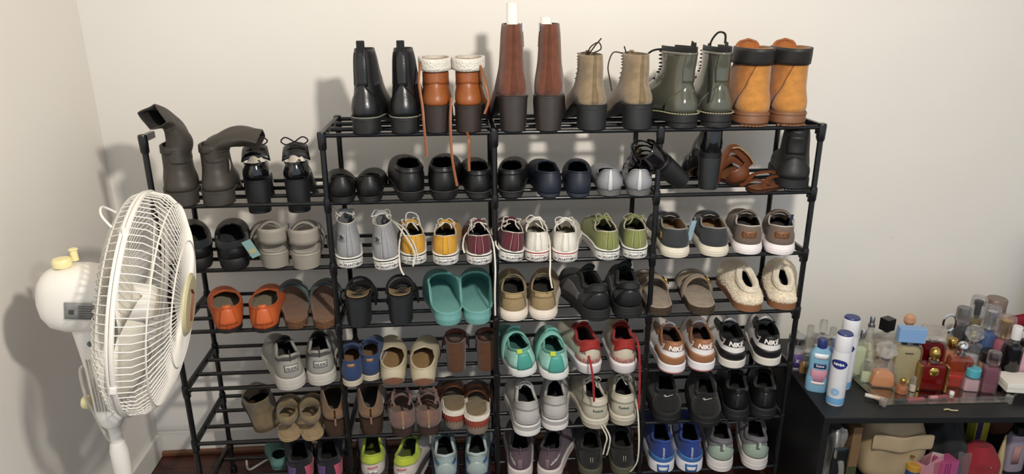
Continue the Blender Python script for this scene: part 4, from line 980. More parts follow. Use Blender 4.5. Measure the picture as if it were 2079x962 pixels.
pair(dunk, 'low_top_sneaker', 'black and white leather sneaker with white heel lettering', 'sneaker', [(1489, 4, -.025, 11), (1560, 4, -.02, 14)], main='1a1b1e', sec='e2dfdc', outs='2c2c2c', inner='121212', lace='1a1b1e', sole='d8d2c8')

# =============================================================== row 5
TANS = M('8f7a55', 'suede')
def cuff_sandal(a, ex, mir, col='8f7a55', bed='b3966a', cuffz=.066, L=.225, strips=False, **k):
    s = newshoe(*a, mir=mir, **ex, L=L, wh=.058, wb=.078, th=.010, tht=.008, zc=((0, .05), (1, .05)))
    c = M(col, 'suede'); s.sole([M(bed, 'suede')]); s.insole(M(bed, 'suede')); s.strap(.70, .035, .03, c, 'toe_strap'); s.strap(.46, .045, .012, c, 'instep_strap')
    rows = []
    for z, r in ((0, .94), (.012, 1.0), (.024, .97)):
        rows.append([((.026*r)*math.sin(t*2*math.pi/24), .040-.036*r*math.cos(t*2*math.pi/24), s.th+cuffz-.02+z+.008*math.cos(t*2*math.pi/24)*-1) for t in range(24)])
    mb = MB(); mb.grid(rows, True); mb.build('ankle_cuff', c, s.root, solid=(.003, 0))
    for sg in (-1, 1):
        mb = MB(); mb.tube(catmull([(sg*.026, .05, s.th+cuffz-.01), (sg*.03, .07, s.th+.03), (sg*.03, .085, s.th)], 4), .006, 5, flat=.3); mb.build('side_strap', c, s.root)
    mb = MB(); mb.tube([(.028, .03, s.th+cuffz), (.031, .045, s.th+cuffz), (.031, .045, s.th+cuffz+.012), (.028, .03, s.th+cuffz+.012)], .0016, 5, closed=True); mb.build('buckle', GOLD, s.root)
    return s
pair(cuff_sandal, 'ankle_cuff_sandal', 'tan suede sandal with a buckled ankle cuff', 'sandal', [(588, 5, -.02, -10), (637, 5, -.02, -15)])
# round tan hat brim / pouch behind them
s = boot(('suede_boot', 'olive-tan suede boot slumped beside the tan cuff sandals', 'boot', None, 548, 5, .03, -22), {'roll': -10}, 1, col='83704f', kind='suede', heelc='6a5638', heelh=.004, plat=.008, top=.082, wtop=.075, wh=.07, ankw=.068, treads=False, inner='3a2e1c')
def open_boot(a, ex, mir, col='8c6b4d', **k):
    s = newshoe(*a, mir=mir, **ex, L=.22, wh=.066, wb=.08, th=.006, lift=.045, toe_h=.038, bulge=.010, yb=.004, yt=.50, boot=True,
                zc=((0, .030), (.25, .078), (.6, .082), (1, .075)), wc=((0, .050), (.5, .066), (1, .05)), cthr=.35)
    c = M(col, 'suede'); s.sole([M('3a2a20', 'leather')]); s.block_heel(M('4a3628', 'leather'), y1=.26, taper=.85); s.upper(c, lining=M('a07c5c', 'suede')); s.insole(M('5a4030', 'suede'))
    mb = MB(); p = s.S(0, 1); 
    for k_ in range(10): q = s.S(0, .15+.085*k_)+Vector((0, -.002, 0)); mb.box(q, (.004, .002, .002))
    mb.build('zipper', M('b08a5a', 'metal'), s.root, smooth=False); mb = MB(); q = s.S(0, .2); mb.box(q+Vector((0, -.004, -.010)), (.005, .002, .02)); mb.build('zip_pull', M('a0785a', 'leather'), s.root, smooth=False)
    return s
pair(open_boot, 'heeled_bootie', 'brown suede bootie with an open zipped back', 'boot', [(684, 5, -.005, -9, {'label': 'brown suede bootie with open zipped back, partly behind a rack post'}), (756, 5, -.005, -6, {'label': 'brown suede bootie with open zipped back, right of the rack post'})])
def gladiator(a, ex, mir, **k):
    s = newshoe(*a, mir=mir, **ex, L=.22, wh=.064, wb=.078, th=.008, tht=.006, lift=.018, toe_h=.03, bulge=.010, yb=.004, yt=.30, zc=((0, .052), (.5, .050), (1, .03)), wc=((0, .046), (1, .05)), cthr=.45)
    c = M('87655a', 'suede'); s.sole([M('4a3630', 'leather')]); s.overlay('heel_cup', -.55, .55, 0, lambda u: 1-.3*(abs(u)/.55), [c, M('9a7460', 'suede')], nu=22, th=.0026); s.insole(M('9a7460', 'suede')); s.block_heel(M('4a3630', 'leather'))
    for i, y in enumerate((.80, .68, .57, .46, .36)): s.strap(y, .032+.011*i, .011, c, 'strap', th=.0025, lean=-.006*i)
    s.strip(M('a9805c', 'suede'), .006, 0, 1.0, name='zip_panel', off=.003)
    for sg in (-1, 1): mb = MB(); mb.tube(catmull([(sg*.018, .02, s.lift+.065), (sg*.024, .03, s.lift+.085), (sg*.016, .05, s.lift+.10)], 4), .004, 5, flat=.3); mb.build('ankle_strap', c, s.root)
    mb = MB(); mb.lathe([(0, -.003), (.003, 0), (0, .003)], 8, c=(.0, -.004, s.lift+.012)); mb.build('stud', SILV, s.root)
pair(gladiator, 'gladiator_sandal', 'mauve-brown suede gladiator sandal with many thin straps', 'sandal', [(820, 5, -.02, -7), (872, 5, -.02, -4)])
def esp_wedge(a, ex, mir, **k):
    s = newshoe(*a, mir=mir, **ex, L=.225, wh=.064, wb=.078, th=.058, tht=.022, ins=.001)
    rope = M('9c8a78', 'lace'); s.sole([rope, M('b9503a', 'lace'), M('ddd2c4', 'lace')], ((0, -.004, 0), (.1, -.001, 0), (.42, .0005, 0), (.44, .0008, 1), (.74, .001, 1), (.76, .002, 2), (1, .0005, 2))); s.insole(M('8d7038', 'suede'))
    mb = MB()
    for k_ in range(-13, 14):
        u = k_*.030; q = s.foot(u, .0022)
        for dz, dx, mm in ((.90, .0035, 0), (.82, -.0035, 0)):
            z = s.zlift(0)+(s.ztop(max(0, q.y)))*dz; t = s.foot(u+.012, .0022)
            mb.tube([Vector((q.x, q.y, z-.003)), Vector((t.x, t.y, z+.003))] if dz > .85 else [Vector((t.x, t.y, z-.003)), Vector((q.x, q.y, z+.003))], .0011, 4)
    mb.build('braid', M('efe6dc', 'lace'), s.root)
    mb = MB()
    for k_ in range(-9, 10):
        u = k_*.042; q = s.foot(u, .002); z = s.ztop(max(0, q.y)); t = s.foot(u+.014, .002); b0 = len(mb.v)
        mb.v += [(q.x, q.y, z*.72), (t.x, t.y, z*.72), ((q.x+t.x)/2, (q.y+t.y)/2, z*.36)]; mb.face((b0, b0+1, b0+2))
    mb.build('woven_points', M('b34a2c', 'lace'), s.root, solid=(.0012, 0))
    l = M('5c3018', 'leather'); s.strap(.50, .044, .030, l, 'instep_strap', th=.004); s.strap(.74, .040, .05, l, 'toe_strap', th=.004)
pair(esp_wedge, 'wedge_sandal', 'woven-wrapped wedge sandal with brown leather straps', 'sandal', [(926, 5, .0, -3), (970, 5, -.03, -1)])
def mk_silver(s):
    s.overlay('heel_collar', -.45, .45, .66, 1, M('b9b7b2', 'leather', rough=.3), nu=20, nv=4, off=.002); s.overlay('heel_band', -.26, .26, 0.0, .12, M('a8a5a2', 'leather'), nu=16, nv=2, off=.002)
pair(runner, 'running_shoe', 'white and silver running shoe with tied white laces', 'sneaker', [(1073, 5, -.05, -1), (1127, 5, -.03, 6)], up='c2beba', upk='leather', sole=('d8d4d2', 'a8a4a2'), lev=((0, -.005, 0), (.12, .002, 0), (.55, .003, 0), (.6, .002, 1), (.85, .002, 1), (.9, .001, 0), (1, -.001, 0)), inner='1e2428', marks=mk_silver, lace='b4b8b6', bow=True, wh=.070, th=.038, rim='b9b7b2')
def mk_ree(s):
    s.overlay('heel_collar', -.34, .34, .68, 1, M('cfc8b4', 'leather'), nu=20, nv=4, off=.003, th=.003)
    s.text('Reebok', .0092, s.th+.026, ['upper'], M('3f6a58', 'print'), off=.0028, bold=.02)
pair(runner, 'leather_sneaker', 'cream leather sneaker with green heel lettering', 'sneaker', [(1213, 5, -.03, -1, {'opts': {'end': [[(.0, .03, .02), (.018, -.030, .002), (.014, -.034, -.03), (.010, -.034, -.055)], [(.01, .03, .02), (.026, -.030, .002), (.026, -.034, -.03), (.020, -.034, -.058)]]}}), (1265, 5, -.02, 9, {'opts': {'end': [[(.02, .09, .07), (.034, .06, .06), (.040, .01, .03), (.042, -.03, -.03), (.040, -.03, -.09), (.024, -.026, -.125)]]}})],
     up='c4bda9', upk='leather', sole=('b8ae9c', 'cbc3b0'), lev=((0, -.004, 0), (.1, .001, 0), (.5, .0015, 0), (.53, .003, 1), (.66, .003, 1), (.7, .001, 1), (.74, .003, 1), (.9, .003, 1), (1, 0, 1)), inner='141416', marks=mk_ree, lace='cfc9bb', wh=.070, th=.032, zh=.058, rim='c9c2ae', bow=True)
def mk_sk(s):
    s.overlay('heel_overlay', -.3, .3, .0, .75, M('1a1b1c', 'knit'), nu=16, off=.0018); s.patch(ribbon([(-.012, -.002, .001), (-.008, -.003, .003), (-.004, -.001, .001), (.012, .004, .006)]), s.th+.052, ['upper'], M('b8b4ac', 'print'), x=-.004, name='logo', off=.005)
    s.patch(rect(.03, .003, 6, 1), s.th+.01, ['upper'], M('0c0c0d', 'rubber'), name='heel_notch', off=.004)
pair(runner, 'walking_shoe', 'black knit walking shoe with a small pale heel mark', 'sneaker', [(1356, 5, -.02, 7), (1434, 5, -.045, 12)], up='151617', sole=('141516',), inner='0e0e10', marks=mk_sk, lace='141416', zh=.066, wh=.076, wb=.09, L=.255)
def mk_plain(s): s.overlay('heel_strip', -.03, .03, .1, .8, M('2b2d2e', 'leather'), nu=3, off=.002)
pair(runner, 'walking_shoe', 'plain black leather work shoe with a glossy sole', 'shoe', [(1493, 5, -.02, 18), (1549, 5, -.02, 19)], up='18191b', upk='leather', sole=('1b1c1e',), inner='0c0c0e', marks=mk_plain, lace='121214', zh=.062, wh=.068, wb=.084, tab=('101012', .8))

# =============================================================== row 6
def mk_pp(s):
    for sg in (-1, 1): s.overlay('side_panel', sg*.08, sg*.42, .02, lambda u: .75-.3*abs(u), M('c8506a', 'knit') if sg > 0 else M('6a4a8c', 'knit'), nu=12, off=.0018)
pair(runner, 'running_shoe', 'black running shoe with pink and purple heel panels', 'sneaker', [(615, 6, -.02, -13), (674, 6, -.02, -11)], up='201c28', sole=('23222a',), inner='0f0f12', marks=mk_pp, lace='15151a', tz=.088)
def mk_neon(s):
    s.overlay('heel_collar', -.5, .5, .62, 1, M('bfcf2e', 'knit'), nu=20, nv=4, off=.002); s.patch(rect(.024, .010, 6, 2), s.th+.016, ['upper'], M('d8d0cc', 'print'), name='logo_panel', off=.003); s.text('H', .009, s.th+.016, ['upper'], M('3a3a44', 'print'), off=.0045)
    s.patch(rect(.026, .004, 6, 1), s.th+.030, ['upper'], M('e2707c', 'print'), name='pink_mark', off=.003, rot=.1)
pair(runner, 'running_shoe', 'white running shoe with a neon yellow collar and pink heel mark', 'sneaker', [(760, 6, -.02, -6), (818, 6, -.035, 12)], up='cfc4be', upk='leather', sole=('d8d0cc', '4a4444'), lev=((0, -.004, 0), (.1, .003, 0), (.6, .004, 0), (.66, .002, 1), (.9, .002, 1), (1, -.001, 1)), inner='6a7a22', marks=mk_neon, lace='6a7434', rim='b4c838', tongue='96a838', th=.040, wh=.068)
def mk_asics(s):
    for sg in (-1, 1): s.patch(rect(.009, .009, 5, 4, taper=1.9), s.th+.036, ['upper'], M('3f6ea8', 'print'), x=sg*.025, name='logo', off=.003)
    s.overlay('heel_counter', -.17, .17, 0, lambda u: .7-.5*(abs(u)/.17)**2, M('a9bab8', 'leather'), nu=14, off=.0025)
pair(runner, 'running_shoe', 'pale mint-grey running shoe with a navy sole', 'sneaker', [(907, 6, -.03, -3), (969, 6, -.03, 2)], up='a3b4b4', upk='leather', sole=('232c48', '6a8fb4'), lev=((0, -.004, 0), (.1, .003, 0), (.4, .004, 0), (.45, .004, 1), (.5, .004, 0), (.9, .002, 0), (1, -.001, 0)), inner='161a20', marks=mk_asics, lace='3a4854', rim='b4c4c2', bow=True, th=.036, wh=.066)
def mk_adi(s):
    for k_ in (-1, 0, 1): s.patch(rect(.0016, .030, 1, 6), s.th+.020, ['upper'], M('b59aa0', 'print'), x=k_*.0035, name='stripe', off=.002)
    s.text('adidas', .010, s.th+.028, ['upper'], M('d8d0d0', 'print'), x=(-.020 if s.mir > 0 else .018), rot=R(-50 if s.mir > 0 else 40), off=.002, bold=.02)
    p = s.S(0, 1); mb = MB(); mb.tube([p+Vector((0, -.001, -.012)), p+Vector((0, -.003, .0)), p+Vector((0, .002, .008))], .006, 4, flat=.3, up=(1, 0, 0)); mb.build('pull_loop', M('6a5560', 'canvas'), s.root)
pair(runner, 'running_shoe', 'dusty mauve trainer with white sole and heel stripes', 'sneaker', [(1056, 6, -.02, 5), (1111, 6, -.025, 18)], up='6b5560', sole=('d2c6c2',), inner='1c1618', marks=mk_adi, lace='4a3a44', rim='4a3e46', th=.036, wh=.066, laces=False, tz=.07)
def mk_ol(s):
    for x in (-.003, .003): s.patch(rect(.0018, .016, 1, 3), s.th+.032, ['upper'], M('a8a48c', 'print'), x=x, name='heel_stripe', off=.002)
pair(runner, 'running_shoe', 'black mesh shoe with an olive-grey sole and two heel dashes', 'sneaker', [(1200, 6, -.02, 7), (1266, 6, -.02, 6)], up='222320', sole=('5c5c48',), inner='0e0e0e', marks=mk_ol, lace='18181a', wh=.064, th=.026, laces=False, tz=.066)
def mk_blue(s):
    s.overlay('heel_clip', -.28, .28, 0, lambda u: .20+.15*(abs(u)/.28), M('3f7ac0', 'plastic'), nu=18, nv=4, off=.002); s.patch(rect(.022, .011, 6, 3, taper=1.2), .018, ['sole'], M('d8d8dc', 'rubber'), name='heel_window', off=.004)
    s.patch(rect(.030, .024, 8, 4, taper=1.15), .018, ['sole'], M('2f68b4', 'rubber'), name='heel_frame', off=.0025)
    s.text('PUREGRIP', .0075, s.th+.030, ['upper'], M('c4ccd8', 'print'), rot=R(90), off=.0028)
pair(runner, 'running_shoe', 'royal blue running shoe with white and blue heel frame', 'sneaker', [(1345, 6, -.015, 8), (1402, 6, -.02, 10)], up='1c3f94', sole=('b83a3a', 'd0d0d8'), lev=((0, -.003, 0), (.06, .0, 0), (.1, .003, 1), (.8, .003, 1), (1, -.001, 1)), inner='0e1430', marks=mk_blue, lace='284a9c', rim='224ba4', th=.036, wh=.068)
def mk_mint(s):
    s.overlay('heel_panel', -.30, .30, 0, lambda u: .72-.5*(abs(u)/.3)**2, M('a3b5a4', 'leather'), nu=18, off=.002); s.overlay('collar_band', -.5, .5, .80, 1, M('77747a', 'knit'), nu=18, nv=2, off=.0026)
    mb = MB(); mb.box((0, .0, s.th+.042), (.010, .006, .022)); mb.build('pull_tab', M('6a6c68', 'canvas'), s.root, smooth=False, bevel=.001); mb = MB(); mb.box((.004, -.003, s.th+.046), (.006, .004, .016)); mb.build('tab_overlay', M('b4c8b4', 'canvas'), s.root, smooth=False)
pair(runner, 'running_shoe', 'pale sage trainer with grey collar and thick white sole', 'sneaker', [(1461, 6, -.025, 17), (1533, 6, -.025, 16)], up='8c8c8e', sole=('d4ccc8',), inner='0f0f10', marks=mk_mint, lace='8a8a8a', rim='77747a', th=.040, wh=.068)

flat(('clog', 'teal rounded shoe tip low behind the pink and purple shoes', 'shoe', None, 572, 6, .085, -20), {}, 1, col='5f8f86', kind='foam', inner='2a3c3a', sole='4f7f78', L=.13, wh=.05, wb=.06, zh=.026, zs=.026, zt=.030, wide=.04, yt=.4)
# long red laces that hang from the cream-red shoes to the tier below
for px, y0_, y1_, Y in ((1200, 742, 815, -.052), (1297, 705, 830, -.05)):
    a_, c_ = on_y(px, y0_, Y), on_y(px+6 if px < 1250 else px, y1_, Y)
    tgt = [q for q in SHOES if 'cream and red' in q['label']][0 if px < 1250 else 1]
    inv = (Matrix.Translation(tgt.location) @ tgt.rotation_euler.to_matrix().to_4x4()).inverted()
    mb = MB(); mid = (a_+c_)/2+Vector((.002, -.002, 0)); top = Vector((a_.x, .01, a_.z+.012))
    mb.tube([inv @ q for q in catmull([top, a_, mid, c_], 6)], .0032, 5, flat=.5); mb.build('lace_end', RED, tgt)

# ------------------------------------------------------------------ the standing fan
FC = Vector((.074, -.297, -.276))
WH = M('efeae2', 'plastic'); CRM = M('f4e6a8', 'plastic'); DUST = M('dcd8d0', 'plastic')
fan = empty('standing_fan', (0, 0, 0), label='white standing fan with dusty wire cage facing right, at the left wall', cat='fan')
nrm = Vector((math.cos(R(9))*math.cos(R(-9)), math.sin(R(9))*math.cos(R(-9)), math.sin(R(-9))))
fx = Vector((-nrm.y, nrm.x, 0)).normalized(); fz = nrm.cross(fx)
if fz.z < 0: fz = -fz
FM = Matrix((nrm, fx, fz)).transposed()      # local x = axis (front), y = side, z = up
def fp(x, r, t): return FC+FM @ Vector((x, r*math.cos(t), r*math.sin(t)))
RG = .222
def ring(mb, x, r, rad, n=72, nn=6): mb.tube([fp(x, r, 2*math.pi*i/n) for i in range(n)], rad, nn, closed=True, up=tuple(nrm))
mb = MB(); ring(mb, 0, RG, .0045, nn=8); ring(mb, -.008, RG-.001, .003); mb.build('cage_ring', WH, fan)
def cage(prof, nw, rad, rings, nm, mat):
    mb = MB()
    for k in range(nw):
        t = 2*math.pi*k/nw; mb.tube([fp(x, r, t) for x, r in prof], rad, 4, caps=False)
    for x, r in rings: ring(mb, x, r, rad*1.3, nn=4)
    mb.build(nm, mat, fan)
cage([(0, RG), (.030, RG*.985), (.052, RG*.90), (.070, RG*.70), (.080, RG*.45), (.083, .05)], 90, .0012, [(.050, RG*.915), (.076, RG*.58)], 'front_grille', WH)
cage([(-.006, RG), (-.026, RG*.96), (-.042, RG*.82), (-.052, RG*.55), (-.056, .05)], 84, .0011, [(-.027, RG*.95), (-.050, RG*.6)], 'rear_grille', DUST)
mb = MB(); rows = [[fp(x, r, 2*math.pi*i/32) for i in range(32)] for x, r in ((.078, .064), (.086, .064), (.090, .058))]; mb.grid(rows, True); mb.cap(rows[-1]); mb.cap(rows[0], 0, True); bd = mb.build('centre_badge', M('d8cfa4', 'plastic'), fan)
mb = MB(); q = [fp(.0915, .022, 1.2), fp(.0915, .040, 1.9), fp(.0915, .012, 4.0), fp(.0915, .034, 4.4)]; mb.tube([q[1], q[0], q[2], q[3]], .003, 5, flat=.4); mb.build('logo', M('8a4a34', 'print'), bd)
for t in (1.55, 2.9, 4.2, 5.6):
    mb = MB(); mb.box(fp(0, RG+.003, t+.6), (.012, .012, .014), mat=FM); mb.build('cage_clip', WH, fan, smooth=False, bevel=.002)
# blades
BLD = M('f4efe2', 'plastic')
for k in range(3):
    rows = []
    for i in range(9):
        r = .035+.155*i/8; row = []
        for j in range(9):
            sp = (.75 if i > 0 else .5)*math.sin(min(1, .45+i/8)*1.35); a = k*2*math.pi/3+(j/8-.5)*sp*1.9+.3*i/8
            row.append(fp(-.012+.034*(j/8-.5)*(1-.3*i/8), r*(1-.10*abs(j/8-.5)**2*4*(i/8)), a))
        rows.append(row)
    mb = MB(); mb.grid(rows); mb.build('blade', BLD, fan, solid=(.0022, 0))
mb = MB(); rows = [[fp(x, r, 2*math.pi*i/24) for i in range(24)] for x, r in ((-.035, .030), (-.034, .040), (.018, .036), (.026, .026), (.028, .006))]; mb.grid(rows, True); mb.cap(rows[-1]); mb.build('hub', WH, fan)
# motor housing
mb = MB(); rows = [[fp(x, r, 0) for r in (0,)]*0 for x, r in ()]
rows = []
for x, ry, rz_, dz in ((-.058, .040, .046, 0), (-.062, .052, .064, 0), (-.10, .056, .068, 0), (-.130, .055, .068, -.002), (-.156, .050, .062, -.002), (-.172, .040, .048, 0), (-.182, .024, .030, .002), (-.185, .004, .006, .004)):
    rows.append([FC+FM @ Vector((x, ry*math.copysign(abs(math.cos(t))**.8, math.cos(t)), dz+.006+rz_*math.copysign(abs(math.sin(t))**.8, math.sin(t)))) for t in [2*math.pi*i/32 for i in range(32)]])
mb.grid(rows, True); mb.cap(rows[0], 0, True); mb.cap(rows[-1]); ho = mb.build('motor_housing', WH, fan)
mb = MB()
for k in range(6): mb.box(FC+FM @ Vector((-.1675, -.030+.002*k, .024-.011*k)), (.004, .010, .005), mat=FM)
mb.build('vent_slot', M('3a3834', 'plastic'), ho, smooth=False)
lab = MB(); rows = [[FC+FM @ Vector((-.122+.052*i/4, -.0575-.0012*(1 if 0 < i < 4 else .6), -.016+.034*j/3)) for i in range(5)] for j in range(4)]
lab.grid(rows); lb = lab.build('rating_label', M('9c9c9a', 'print'), ho, solid=(.0008, 1))
v, f = text2d('R', .012); mb = MB()
for k in range(6): mb.box(FC+FM @ Vector((-.086, -.0612, .012-.0048*k)), (.024, .0006, .0012), mat=FM)
mb.box(FC+FM @ Vector((-.110, -.0612, -.001)), (.009, .0006, .009), mat=FM); mb.build('label_print', M('55544f', 'print'), lb, smooth=False)
mb = MB(); kb = FC+FM @ Vector((-.138, -.01, .072)); mb.lathe([(.010, -.004), (.017, 0), (.018, .010), (.015, .015), (.006, .016)], 18, c=kb); mb.lathe([(.007, 0), (.0065, .020), (.009, .022), (.007, .024)], 12, c=kb+Vector((.014, .02, .004))); mb.build('oscillation_knob', CRM, fan)
mb = MB(); mb.tube(catmull([fp(-.030, RG*.94, 2.05), fp(-.048, RG*.99, 1.98), fp(-.056, RG*.99, 1.88), fp(-.056, RG*.95, 1.78), fp(-.040, RG*.88, 1.72)], 5), .0022, 6); mb.build('carry_handle', WH, fan)
# neck and pole
def stand_pt(px, py): return on_y(px, py, FC.y+.01)
PB = Vector((FC.x-.10, FC.y-.015, ZF)); nk = FC+FM @ Vector((-.100, 0, -.05)); nk.y = PB.y
PB.x = nk.x+.004
zt_ = nk.z
mb = MB(); rows = []
for z, rx, ry, dx in ((zt_+.01, .026, .022, -.004), (zt_-.01, .032, .026, -.002), (zt_-.05, .030, .025, .0), (zt_-.10, .027, .024, .002), (zt_-.16, .026, .024, .002), (zt_-.205, .027, .024, .003), (zt_-.228, .022, .022, .003), (zt_-.24, .014, .014, .003)):
    rows.append([(PB.x+dx+rx*math.copysign(abs(math.cos(t))**.75, math.cos(t)), PB.y+ry*math.copysign(abs(math.sin(t))**.75, math.sin(t)), z) for t in [2*math.pi*i/24 for i in range(24)]])
mb.grid(rows, True); mb.cap(rows[0]); mb.cap(rows[-1]); mb.build('neck', WH, fan)
mb = MB()
for k in range(5): mb.box((PB.x-.010+.006*k, PB.y-.0245, zt_-.13), (.002, .003, .12))
mb.build('neck_rib', M('c4bcac', 'plastic'), fan, smooth=False)
mb = MB(); mb.lathe([(.004, -.002), (.006, 0), (.006, .002)], 12, c=(PB.x+.006, PB.y-.026, zt_-.035), mat=Matrix.Rotation(R(90), 3, 'X')); mb.build('seal', M('6a7a74', 'print'), fan)
mb = MB(); mb.tube(catmull([(PB.x-.026, PB.y-.01, zt_-.09), (PB.x-.034, PB.y-.012, zt_-.105), (PB.x-.032, PB.y-.014, zt_-.16), (PB.x-.024, PB.y-.012, zt_-.20), (PB.x-.010, PB.y-.01, zt_-.26), (PB.x, PB.y-.008, zt_-.275)], 6), .0030, 6); mb.build('power_cable', M('cfc8bc', 'plastic'), fan)
mb = MB(); mb.lathe([(.004, 0), (.013, .002), (.015, .008), (.013, .014), (.004, .015)], 16, c=(PB.x-.030, PB.y-.004, zt_-.178), mat=Matrix.Rotation(R(-90), 3, 'Y')); mb.build('height_knob', CRM, fan)
mb = MB(); mb.lathe([(.0125, 0), (.0125, zt_-.23-ZF)], 16, c=(PB.x+.003, PB.y, ZF)); mb.lathe([(.016, .40), (.018, .42), (.018, .47), (.014, .49)], 16, c=(PB.x+.003, PB.y, ZF)); mb.build('pole', WH, fan)
mb = MB(); mb.lathe([(.145, 0), (.148, .008), (.13, .020), (.05, .034), (.024, .05), (.018, .07)], 40, c=(PB.x+.003, PB.y, ZF)); mb.build('base', WH, fan)

# loose white cable on the floor behind the rack
mb = MB(); mb.tube(catmull([(.02, .30, ZF+.004), (.05, .22, ZF+.02), (.09, .20, ZF+.05), (.14, .26, ZF+.05), (.19, .33, ZF+.03)], 8), .0035, 6); tag(mb.build('power_cord', M('d8d4cc', 'plastic')), 'white power cord lying behind the lower left of the rack', 'cord')

# ------------------------------------------------------------------ the black table
TZ = -.73; TA = R(-4.2)
tc0 = on_z(1675, 848, TZ)
TBL = empty('side_table', (tc0.x, tc0.y, ZF), TA, label='low black table with an open shelf beneath, beside the shoe rack', cat='table')
TD, TW, TT = .45, .95, .018
BT = M('1c1d20', 'powder', rough=.45)
mb = MB(); mb.box((TW/2, TD/2, TZ-ZF-TT/2), (TW, TD, TT)); mb.build('table_top', BT, TBL, smooth=False, bevel=.0015)
mb = MB(); mb.box((.010, TD/2, (TZ-ZF-TT)/2), (.018, TD-.01, TZ-ZF-TT)); mb.build('side_panel', BT, TBL, smooth=False, bevel=.001)
mb = MB(); mb.box((TW-.010, TD/2, (TZ-ZF-TT)/2), (.018, TD-.01, TZ-ZF-TT)); mb.build('side_panel', BT, TBL, smooth=False, bevel=.001)
mb = MB(); mb.box((TW/2, TD/2, .06), (TW-.04, TD-.02, .016)); mb.build('shelf', BT, TBL, smooth=False, bevel=.001)
mb = MB(); mb.box((TW/2, TD-.012, (TZ-ZF)/2), (TW-.04, .008, TZ-ZF-.04)); mb.build('back_panel', BT, TBL, smooth=False)

# mirrored tray
TRZ = TZ+.003
pts = [on_z(x, y, TZ) for x, y in ((1789, 826), (2052, 820), (2110, 770), (2125, 700), (1760, 690), (1722, 735), (1720, 762))]
cx_ = sum((p for p in pts), Vector())/len(pts)
tray = empty('mirror_tray', (cx_.x, cx_.y, TZ), label='mirrored glass tray with raised clear edge holding the perfume bottles', cat='tray')
loc = [Vector((p.x-cx_.x, p.y-cx_.y, 0)) for p in pts]
mb = MB(); lo_ = [tuple(p) for p in loc]; hi_ = [(p.x, p.y, .006) for p in loc]; mb.grid([lo_, hi_], True); mb.cap(lo_, 0, True); mb.cap(hi_); mb.build('mirror', M('b9b4a8', 'metal', rough=.06), tray, smooth=False)
mb = MB(); rows = [[(p.x*k, p.y*k, z) for p in loc] for k, z in ((1.0, .006), (1.015, .022), (1.0, .024), (.985, .022), (.975, .006))]; mb.grid(rows, True); mb.build('glass_edge', GL((215, 225, 220), .30), tray, smooth=False)
mb = MB()
for p in loc[:2]: mb.box((p.x*.97, p.y*.97, .012), (.018, .018, .022), mat=Matrix.Rotation(.7, 3, 'Z'))
mb.build('corner_block', GL((225, 228, 222), .6), tray, smooth=False, bevel=.003)
SZ = TZ+.0062
def bottle(name, label, px, py, w_, h_, body=None, bs='round', cap=None, liquid=None, glass=None, capsz=(.5, .2), neck=True, cat='perfume bottle', group=None, z=None, dep=None, fill=.7, capstyle='cyl', label_patch=None, rz_=R(-14), mats=None, prof=None):
    z = SZ if z is None else z; p = on_z(px, py, z); k = depth(p)/CAM_F; W = w_*k; H = h_*k/.86
    if p.y > YW-.03: p.y = YW-.03
    r = empty(name, tuple(p), rz_, label=label, cat=cat, group=group); D = dep*W if dep else (W if bs == 'round' else W*.5)
    sq = {'round': 2.0, 'square': 9, 'oval': 2.6, 'rect': 7}[bs]
    ch = H*capsz[1]; hb = H-ch-(H*.05 if neck else 0)
    pr = prof or [(.46, 0), (.5, .03), (.5, .86), (.46, .95), (.25, 1.0)]
    P = [(a*W, b*hb) for a, b in pr]
    mb = MB(); n = 24 if bs in ('round', 'oval') else 32; mb.lathe([(a, b) for a, b in P], n, sy=D/W, sq=sq); mb.build('bottle_body', glass or GL(), r, ang=35)
    if liquid:
        mb = MB(); Q = [(a*.86, hb*.05+b*fill*.93) for a, b in P]; mb.lathe(Q, n, sy=D/W, sq=sq); mb.build('liquid', liquid, r, ang=35)
    if neck: mb = MB(); mb.lathe([(.17*W, 0), (.17*W, H*.06)], 12, c=(0, 0, hb)); mb.build('neck', SILV, r)
    cw = capsz[0]*W; c0 = (0, 0, H-ch)
    mb = MB()
    if capstyle == 'cyl': mb.lathe([(cw/2*.96, 0), (cw/2, ch*.06), (cw/2, ch*.92), (cw/2*.9, ch)], 20, c=c0)
    elif capstyle == 'ball': mb.lathe([(cw/2*math.sin(math.pi*i/10)+.0001, ch/2-ch/2*math.cos(math.pi*i/10)) for i in range(11)], 18, c=c0)
    elif capstyle == 'box': mb.box((0, 0, H-ch/2), (cw, min(cw, D*1.1), ch))
    elif capstyle == 'facet': mb.lathe([(cw*.22, 0), (cw*.5, ch*.4), (cw*.42, ch*.8), (cw*.2, ch)], 8, c=c0)
    elif capstyle == 'ring': mb.tube([(cw/2*math.cos(t*math.pi/10), 0, H-ch/2+ch/2*math.sin(t*math.pi/10)) for t in range(20)], cw*.1, 6, closed=True)
    elif capstyle == 'dome': mb.lathe([(cw/2, 0), (cw/2, ch*.75), (cw/2*.9, ch*.95), (cw/2*.4, ch)], 20, c=c0)
    mb.build('cap', cap or SILV, r, smooth=capstyle not in ('box', 'facet'), bevel=.0012 if capstyle == 'box' else None)
    if capstyle == 'dome':
        mb = MB(); mb.lathe([(cw*.2, 0), (cw*.2, ch*.5), (cw*.28, ch*.52), (cw*.28, ch*.75), (cw*.1, ch*.8)], 12, c=c0); mb.build('spray_pump', (mats or [M('c4a24a', 'metal')])[0], r)
    r['_'] = 0; del r['_']
    return r, W, H, D, hb
